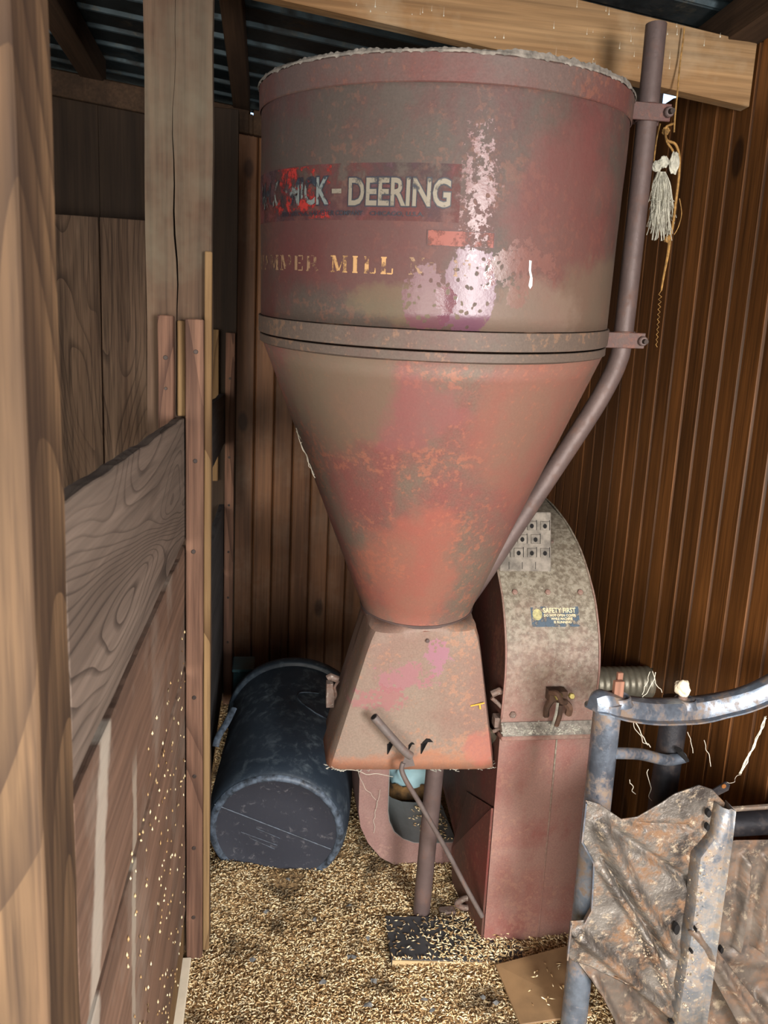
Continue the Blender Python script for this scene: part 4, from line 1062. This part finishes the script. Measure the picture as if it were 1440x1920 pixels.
zt = bb.z - .045; vs = []; fs = []; N_ = 28; zz = [.03, .1, zt - .03, zt]
for z in zz:
    for k in range(N_):
        a = 2 * pi * k / N_; r_ = .095 * (1 + .1 * mn.noise(Vector((cos(a) * 2, sin(a) * 2, z * 6))))
        vs.append((bb.x - .012 + r_ * cos(a), 2.42 + r_ * .8 * sin(a), z + .012 * mn.noise(Vector((cos(a) * 3, sin(a) * 3, z)))))
fs = [(i * N_ + k, i * N_ + (k + 1) % N_, (i + 1) * N_ + (k + 1) % N_, (i + 1) * N_ + k) for i in range(3) for k in range(N_)] + [tuple(range(N_))[::-1], tuple(3 * N_ + k for k in range(N_))]
mesh('block', vs, fs, flat('brown_wood', (132, 98, 56), .85, 0, .6, 24), st, smooth=True, angle=40)

# ------------------------------------------------------------------ steel frame with stamped panels at the right
fr = thing('steel_frame', 'dusty blue-grey steel tube frame with stamped ribbed panels at the lower right', 'frame', (.85, 1.4, 0))
T1 = (.7155, 1.41); T2 = (.918, 1.51)
tube('tube', [(T1[0], T1[1], .0), (T1[0], T1[1], .835)], .0285, M['blue_metal'], fr, 28)
tube('tube', [(T2[0], T2[1], .02), (T2[0] + .012, T2[1], .79)], .030, M['dark_metal'], fr, 28)['label'] = 'darker rear tube'
# top rail : stamped channel following tube tops
def rail():
    c = [at(1112, 1316, 1, 1.40), at(1128, 1310, 1, 1.41), at(1160, 1318, 1, 1.425), at(1215, 1325, 1, 1.455), at(1275, 1324, 1, 1.49), at(1330, 1318, 1, 1.49), at(1390, 1304, 1, 1.47), at(1440, 1282, 1, 1.46), at(1500, 1250, 1, 1.46)]
    c = smooth_path(c, 5); L_ = len(c); vs = []; fs = []
    sec = [(-.036, -.012), (-.040, -.019), (-.050, -.021), (-.050, -.0245), (.050, -.0245), (.050, -.021), (.036, -.019), (.034, .0), (.024, .014), (.008, .018), (-.012, .017), (-.026, .009)]
    m_ = len(sec)
    for i, p_ in enumerate(c):
        tg_ = (c[min(i + 1, L_ - 1)] - c[max(i - 1, 0)]); tg_.z = 0; tg_.normalize(); s_ = Vector((tg_.y, -tg_.x, 0))
        k_ = .45 + .55 * min(1, i / 5); 
        for a, b in sec: vs.append(p_ + s_ * (-a) * -1 * k_ * .82 + Vector((0, 0, b * (.55 + .45 * k_) * 1.05)))
    for i in range(L_ - 1):
        for k in range(m_): fs.append((i * m_ + k, i * m_ + (k + 1) % m_, (i + 1) * m_ + (k + 1) % m_, (i + 1) * m_ + k))
    fs.append(tuple(range(m_))[::-1]); fs.append(tuple((L_ - 1) * m_ + k for k in range(m_)))
    return vs, fs
o = mesh('top_rail', *rail(), M['blue_metal'], fr, smooth=True, angle=35)
bm = bmesh.new(); bm.from_mesh(o.data); bmesh.ops.recalc_face_normals(bm, faces=bm.faces); bm.to_mesh(o.data); bm.free()
# collars with holes
for (u, v, y, r_) in ((1158, 1306, 1.42, .027), (1285, 1312, 1.49, .024)):
    c_ = at(u, v, 1, y)
    prof_ = [(r_ * 1.25, -.014), (r_ * 1.05, -.006), (r_, .002), (r_ * .9, .0035), (r_ * .82, .001), (r_ * .8, -.012), (.001, -.0125)]
    ob = lathe('collar', [(a, b) for a, b in prof_], M['blue_metal'], fr, 28, center=(0, 0), origin=(0, 0, 0)); ob.location = c_ - P(fr); WO[ob.name] = c_
    ob2 = lathe('collar_bore', [(r_ * .79, -.004), (.001, -.004)], M['black'], ob, 20)
    ob2.location = (0, 0, 0)
tube('rung', smooth_path([at(1150, 1412, 1, 1.40), at(1200, 1414, 1, 1.43), at(1250, 1425, 1, 1.465), at(1282, 1420, 1, 1.475)]), .0125, M['blue_metal'], fr, 14)
mesh('rung_end', *tubev([at(1272, 1405, 1, 1.462), at(1285, 1424, 1, 1.468)], .011, 8, flatten=.5), M['black'], fr)
tube('side_rod', [at(1104, 1588, 1, 1.45), at(1085, 1706, 1, 1.45)], .008, M['sheet_metal'], fr, 10)
# stamped front sheet: outline traced on its own plane, displaced by pressed ribs
def sheet(name, outl, plane, ridges, res, mat, parent, th=.003):
    pts = [at(u, v, 1, plane) for u, v in outl]
    poly = [Vector((p.x, p.z)) for p in pts]
    verts = list(poly); edges = [(i, (i + 1) % len(poly)) for i in range(len(poly))]
    xs = [p.x for p in poly]; zs = [p.y for p in poly]
    def inside(x, z):
        c_ = False; j = len(poly) - 1
        for i in range(len(poly)):
            a, b = poly[i], poly[j]
            if (a.y > z) != (b.y > z) and x < (b.x - a.x) * (z - a.y) / (b.y - a.y) + a.x: c_ = not c_
            j = i
        return c_
    x = min(xs)
    while x < max(xs):
        z = min(zs)
        while z < max(zs):
            if inside(x, z): verts.append(Vector((x + random.uniform(-.0004, .0004), z + random.uniform(-.0004, .0004))))
            z += res
        x += res
    v2, e2, f2, *_ = delaunay_2d_cdt(verts, edges, [tuple(range(len(poly)))], 1, 1e-5)
    R_ = []
    for (a, b, wd, hh) in ridges:
        pa = at(*a, 1, plane); pb = at(*b, 1, plane); R_.append((Vector((pa.x, pa.z)), Vector((pb.x, pb.z)), wd, hh))
    def disp(p):
        d = .004 * mn.noise(Vector((p.x * 14, p.y * 14, plane * 5))) + .0012 * mn.noise(Vector((p.x * 60, p.y * 60, 1)))
        for a, b, wd, hh in R_:
            ab = b - a; t_ = max(0, min(1, (p - a).dot(ab) / ab.length_squared)); ds = (p - (a + ab * t_)).length
            if ds < wd: k_ = 1 - ds / wd; d += 1.9 * hh * (k_ * k_ * (3 - 2 * k_))
        return d
    V = [(p.x, plane - disp(p), p.y) for p in v2]
    o = mesh(name, V, [tuple(f) for f in f2], mat, parent, smooth=True, solid=th)
    bm = bmesh.new(); bm.from_mesh(o.data); bmesh.ops.recalc_face_normals(bm, faces=bm.faces); bm.to_mesh(o.data); bm.free()
    return o
sh1 = sheet('stamped_sheet', [(1098, 1500), (1122, 1506), (1145, 1522), (1165, 1536), (1195, 1531), (1240, 1506), (1265, 1488), (1310, 1471), (1335, 1480), (1359, 1505), (1344, 1600), (1325, 1720), (1305, 1820), (1290, 1922), (1268, 1922), (1215, 1868), (1180, 1842), (1105, 1812), (1072, 1800), (1063, 1790), (1070, 1726), (1095, 1724), (1108, 1700), (1112, 1612), (1090, 1572)],
      1.355, [((1125, 1545), (1175, 1650), .028, .016), ((1175, 1650), (1260, 1780), .022, .014), ((1125, 1625), (1205, 1745), .013, .014), ((1205, 1745), (1255, 1860), .014, .012),
              ((1145, 1555), (1300, 1660), .016, -.010), ((1085, 1750), (1250, 1890), .02, .012), ((1130, 1610), (1250, 1800), .010, -.012), ((1195, 1548), (1290, 1552), .010, -.010)],   .006, M['crusty'], fr)
sh1['label'] = 'large stamped sheet with diagonal ribs'
# flange strip along its left edge
def strip(name, pix, plane, depth, mat, parent, th=.003):
    pts = [at(u, v, 1, plane) for u, v in pix]; vs = []
    for p_ in pts: vs += [p_, p_ + Vector((-.004, -depth, 0))]
    return mesh(name, vs, [(2 * i, 2 * i + 1, 2 * i + 3, 2 * i + 2) for i in range(len(pts) - 1)], mat, parent, solid=th)
strip('edge_flange', [(1098, 1500), (1090, 1572), (1112, 1612), (1108, 1700), (1095, 1724)], 1.358, .014, M['blue_metal'], fr)
strip('edge_flange', [(1070, 1726), (1063, 1792)], 1.358, .014, M['blue_metal'], fr)
# upright flanged channel
def channel(pix_l, pix_r, plane, mat):
    vs = []; n_ = len(pix_l)
    for (a, b) in zip(pix_l, pix_r):
        pa, pb = at(*a, 1, plane), at(*b, 1, plane); m_ = (pa + pb) / 2
        vs += [pa + Vector((0, .01, 0)), pa + (m_ - pa) * .25 + Vector((0, -.016, 0)), m_ + Vector((0, -.024, 0)), pb + (m_ - pb) * .25 + Vector((0, -.02, 0)), pb + Vector((0, -.030, 0)), pb + Vector((.003, .012, 0))]
    return vs, [(i * 6 + k, i * 6 + k + 1, i * 6 + 7 + k, i * 6 + 6 + k) for i in range(n_ - 1) for k in range(5)]
mesh('upright_channel', *channel([(1344, 1506), (1334, 1560), (1300, 1600), (1290, 1700), (1272, 1820), (1255, 1925)], [(1364, 1506), (1358, 1560), (1352, 1600), (1338, 1700), (1322, 1820), (1308, 1925)], 1.345, None), M['channel_metal'], fr, smooth=True, angle=50, solid=.002)
# cross tube on the right
tube('cross_tube', [at(1352, 1545, 1, 1.42), at(1440, 1540, 1, 1.42), at(1560, 1532, 1, 1.42)], .028, M['dark_metal'], fr, 20)
mesh('cross_tube_lip', *tubev([at(1358, 1518, 1, 1.40), at(1440, 1512, 1, 1.40), at(1560, 1500, 1, 1.40)], .006, 8), M['sheet_metal'], fr)
# right louvred panel
louv = []
for (u0, u1) in ((1392, 1372), (1432, 1412), (1475, 1455), (1518, 1500)): louv.append(((u0, 1605), (u1, 1765), .0095, .020))
louv += [((1330, 1800), (1420, 1900), .03, .012), ((1430, 1860), (1480, 1930), .03, .018), ((1375, 1790), (1440, 1800), .03, .006)]
sheet('louvred_panel', [(1352, 1580), (1380, 1576), (1440, 1574), (1560, 1570), (1560, 1960), (1300, 1960), (1312, 1860), (1335, 1720)], 1.385, louv, .005, M['sheet_metal'], fr)
# flakes of rust scale and dirt caught on the channel and panels
ps = []
for k in range(520):
    r_ = random.random()
    if r_ < .55: t_ = random.random(); u = 1338 - 48 * t_ + random.gauss(0, 12); v = 1600 + 300 * t_; pl = 1.325
    elif r_ < .8: t_ = random.random(); u = 1310 + 110 * t_ + random.gauss(0, 9); v = 1780 + 110 * t_; pl = 1.335
    else: t_ = random.random(); u = 1190 + 70 * t_ + random.gauss(0, 7); v = 1740 + 120 * t_; pl = 1.335
    p = at(u, v, 1, pl + random.uniform(-.003, .003)); sz = random.uniform(.0008, .0026)
    V = [p + Vector((random.gauss(0, sz), random.gauss(0, sz), random.gauss(0, sz))) for _ in range(4)]
    ps.append((V, [(0, 1, 2), (0, 2, 3), (0, 3, 1), (1, 3, 2)]))
o = mesh('rust_flakes', *join(ps), flat('flakes', (196, 176, 148), .8, 0, .4, 60), fr); o['kind'] = 'stuff'
# loose lower gusset and brace at lower left
sheet('lower_gusset', [(1080, 1800), (1108, 1812), (1180, 1842), (1240, 1885), (1290, 1922), (1290, 1990), (1160, 1990), (1146, 1900), (1120, 1850)], 1.375, [((1110, 1830), (1180, 1960), .014, .012), ((1180, 1850), (1270, 1960), .02, -.01)], .007, M['sheet_metal'], fr)
sheet('brace', [(1290, 1745), (1312, 1742), (1440, 1905), (1440, 1950), (1400, 1950)], 1.33, [((1301, 1744), (1420, 1920), .012, .008)], .006, M['sheet_metal'], fr)
# holes (dark punched openings) on the sheets
for (u, v, pl, rx, rz) in ((1328, 1524, 1.338, .005, .0085), (1326, 1550, 1.338, .004, .008), (1268, 1741, 1.343, .0065, .0125), (1296, 1783, 1.315, .003, .004), (1304, 1742, 1.315, .002, .005), (1352, 1780, 1.358, .004, .008), (1258, 1915, 1.335, .006, .003)):
    c_ = at(u, v, 1, pl)
    vs, fs = tubev([c_ + Vector((0, -.004, 0)), c_ + Vector((0, .006, 0))], 1, 14)
    vs = [Vector((c_.x + (p_.x - c_.x) * rx, p_.y, c_.z + (p_.z - c_.z) * rz)) for p_ in vs]
    mesh('punched_hole', vs, fs, M['black'], fr)
br = [at(1322, 1490, 1, 1.38), at(1362, 1466, 1, 1.38), at(1369, 1472, 1, 1.38), at(1366, 1482, 1, 1.38), at(1330, 1500, 1, 1.38)]
mesh('bracket_tab', br + [p_ + Vector((0, .003, 0)) for p_ in br], [(0, 1, 2, 3, 4), (9, 8, 7, 6, 5)] + [(i, 5 + i, 5 + (i + 1) % 5, (i + 1) % 5) for i in range(5)], M['dark_metal'], fr)
hc = at(1357, 1474, 1, 1.377)
mesh('bracket_hole', *tubev([hc + Vector((0, .001, 0)), hc - Vector((0, .001, 0))], .005, 12), M['beadboard'], fr)
# stakes standing in the collars
sk = thing('wooden_stake', 'short reddish wooden stake standing in the front tube collar', 'stake', at(1157, 1306, 1, 1.42))
a_ = at(1157, 1306, 1, 1.42)
M['stake'] = wood('stake', (150, 108, 88), (126, 88, 70), (84, 54, 42), 2, fiber=.3, var=0)
box('stick', (a_.x - .011, a_.y - .008, a_.z - .05), (a_.x + .010, a_.y + .004, a_.z + .036), M['stake'], sk, .001)
box('stick', (a_.x + .0, a_.y + .005, a_.z - .05), (a_.x + .012, a_.y + .014, a_.z + .050), M['stake'], sk, .001)
b_ = at(1280, 1310, 1, 1.49)
sb = thing('capped_bolt', 'threaded bolt with a flaky white cap in the rear tube collar', 'bolt', b_)
tube('shank', [b_ + Vector((0, 0, -.05)), b_ + Vector((0, 0, .012))], .010, M['castiron'], sb, 10)
bm = bmesh.new(); bmesh.ops.create_icosphere(bm, subdivisions=3, radius=.0165)
for v_ in bm.verts: v_.co *= 1 + .35 * mn.noise(v_.co * 90); v_.co.z *= 1.1
vs = [b_ + Vector((-.003, 0, .026)) + v_.co for v_ in bm.verts]; fs = [tuple(v_.index for v_ in f.verts) for f in bm.faces]; bm.free()
mesh('white_cap', vs, fs, flat('white_crust', (232, 218, 190), .8, 0, .12, 90), sb)

# ------------------------------------------------------------------ twine, tassel, webs
tw = thing('hanging_twine', 'knotted tan twine hanging from the beam to the right of the support pipe', 'twine', (.998, 1.93, 2.35))
Tp = lambda u, v, y=1.94: at(u, v, 1, y)
tube('strand', smooth_path([Tp(1283, 52, 1.965), Tp(1281, 75, 1.962), Tp(1275, 120, 1.962), Tp(1270, 175), Tp(1266, 215), Tp(1264, 248)], 5), .0022, M['twine'], tw, 6)
tube('strand', smooth_path([Tp(1262, 232, 1.9), Tp(1248, 240, 1.88), Tp(1250, 265), Tp(1262, 285), Tp(1258, 310)], 5), .0028, M['twine'], tw, 6)
tube('strand', smooth_path([Tp(1246, 240, 1.9), Tp(1250, 262), Tp(1266, 270), Tp(1273, 288), Tp(1274, 310), Tp(1272, 340), Tp(1267, 380), Tp(1262, 420), Tp(1256, 445)], 5), .0032, M['twine'], tw, 6)
tube('strand', smooth_path([Tp(1238, 232), Tp(1232, 258), Tp(1228, 285), Tp(1226, 305)], 5), .0018, M['twine'], tw, 6)
tube('strand', smooth_path([Tp(1256, 450), Tp(1252, 480), Tp(1245, 515), Tp(1240, 545)], 5), lambda t_: .0042 - .002 * t_, M['twine'], tw, 6)
zig = [Tp(1240, 545)]
for k in range(22): zig.append(Tp(1238 - k * .35 + (3 if k % 2 else -3) * (1 - k / 40), 552 + k * 4.7))
tube('kinked_tail', zig, .0009, M['twine'], tw, 5)
tube('loop', smooth_path([Tp(1274, 372), Tp(1278, 400), Tp(1272, 425), Tp(1264, 440)], 6), .0013, M['twine'], tw, 5)
for (u, v, r_) in ((1252, 448, .009), (1249, 246, .009)):
    bm = bmesh.new(); bmesh.ops.create_icosphere(bm, subdivisions=3, radius=r_); c_ = Tp(u, v)
    vs = [c_ + v_.co * (1 + .4 * mn.noise(v_.co * 200)) for v_ in bm.verts]; fs = [tuple(x_.index for x_ in f.verts) for f in bm.faces]; bm.free()
    mesh('knot', vs, fs, M['twine'], tw)
ts = thing('frayed_tassel', 'white frayed cloth tassel tied into the hanging twine', 'tassel', Tp(1245, 300))
ps = []
for k in range(150):
    u0 = random.uniform(1222, 1258); u1 = u0 + random.uniform(-10, 5) + (1240 - u0) * -.25; vend = random.uniform(370, 452)
    ps.append(tubev(smooth_path([Tp(1240 + (u0 - 1240) * .4, 322, random.uniform(1.925, 1.95)), Tp(u0, 350, random.uniform(1.92, 1.96)), Tp((u0 + u1) / 2 + random.uniform(-4, 4), (350 + vend) / 2 + 10, random.uniform(1.92, 1.96)), Tp(u1 + random.uniform(-5, 5), vend, random.uniform(1.92, 1.96))], 4), random.uniform(.0005, .0011), 4))
o = mesh('fibres', *join(ps), M['frayed'], ts); o['kind'] = 'stuff'
def lump(name, u, v, y, sx, sy, sz, mat, parent, sd=0):
    bm = bmesh.new(); bmesh.ops.create_icosphere(bm, subdivisions=3, radius=1); c_ = at(u, v, 1, y); V = []
    for v_ in bm.verts:
        k_ = 1 + .35 * mn.noise(v_.co * 2.3 + Vector((sd, 0, 0))) + .2 * abs(mn.noise(v_.co * 6)); V.append(c_ + Vector((v_.co.x * sx * k_, v_.co.y * sy * k_, v_.co.z * sz * k_)))
    F = [tuple(x_.index for x_ in f.verts) for f in bm.faces]; bm.free()
    return mesh(name, V, F, mat, parent)
lump('cloth_knot', 1231, 312, 1.93, .012, .01, .013, M['frayed'], ts, 1)
lump('cloth_knot', 1244, 304, 1.93, .012, .01, .014, M['frayed'], ts, 4)
lump('cloth_flap', 1264, 306, 1.93, .012, .007, .026, M['frayed'], ts, 7)
lump('cloth_core', 1240, 352, 1.94, .018, .008, .030, M['frayed'], ts, 9)
# cobwebs
ps = []
def thread(a, b, ya, yb, r_=.0006, sag=8, n_=6, jit=3):
    pts = []
    for k in range(n_ + 1):
        t_ = k / n_; pts.append(at(a[0] + (b[0] - a[0]) * t_ + random.uniform(-jit, jit), a[1] + (b[1] - a[1]) * t_ + sag * 4 * t_ * (1 - t_) + random.uniform(-jit, jit), 1, ya + (yb - ya) * t_))
    ps.append(tubev(smooth_path(pts, 3), r_, 4))
for k in range(7): thread((1436, 1345), (1388, 1450), 1.47, 1.45, random.uniform(.0005, .001), 3, 8, 3)
thread((1388, 1450), (1362, 1468), 1.45, 1.38); thread((1190, 1352), (1222, 1402), 1.44, 1.46, .001); thread((1186, 1352), (1215, 1400), 1.44, 1.46, .0007)
for a, b in (((1322, 1390), (1335, 1440)), ((1290, 1372), (1302, 1410)), ((1180, 1460), (1190, 1490)), ((1214, 1440), (1220, 1500)), ((1110, 1345), (1122, 1372)), ((1232, 1262), (1190, 1330)), ((1222, 1258), (1240, 1300)), ((1205, 1300), (1218, 1262))): thread(a, b, 1.46, 1.46, .0007, 2)
o = mesh('cobwebs', *join(ps), M['web']); tag(o, 'cobweb threads strung between the steel frame and the board wall', 'cobweb'); o['kind'] = 'stuff'
ps = []
thread((668, 1440), (705, 1500), 1.99, 2.04, .0006); thread((705, 1500), (702, 1560), 2.04, 2.045, .0006, 0); thread((712, 1480), (704, 1520), 2.04, 2.045, .0005, 0); thread((640, 1440), (735, 1456), 1.74, 1.8, .0008, 3)
o = mesh('cobweb_on_duct', *join(ps), M['web']); tag(o, 'thin cobweb threads hanging under the hood across the elbow duct', 'cobweb'); o['kind'] = 'stuff'
ps = []
thread((554, 802), (590, 898), 1.745, 1.74, .0009, 0, 9, 2); thread((556, 806), (588, 890), 1.745, 1.74, .0006, 0, 9, 3)
o = mesh('cobweb_on_cone', *join(ps), M['web']); tag(o, 'pale cobweb thread along the left edge of the cone', 'cobweb'); o['kind'] = 'stuff'
# husks stuck on the partition
kp = []; dr = []
for k in range(240):
    y = random.uniform(.95, 1.72); z = random.uniform(.15, 1.0) * (1 if random.random() < .7 else .6)
    if z > .79: z -= .1
    kp.append((-.1735, y, z)); dr.append((0, random.gauss(0, .25), 1))
dr = np.array(dr); dr /= np.linalg.norm(dr, axis=1)[:, None]
kernels('husks_on_partition', kp, 0, M['grain'], 'pale husks stuck on the lower partition planks', .006, .012, dirs=dr)
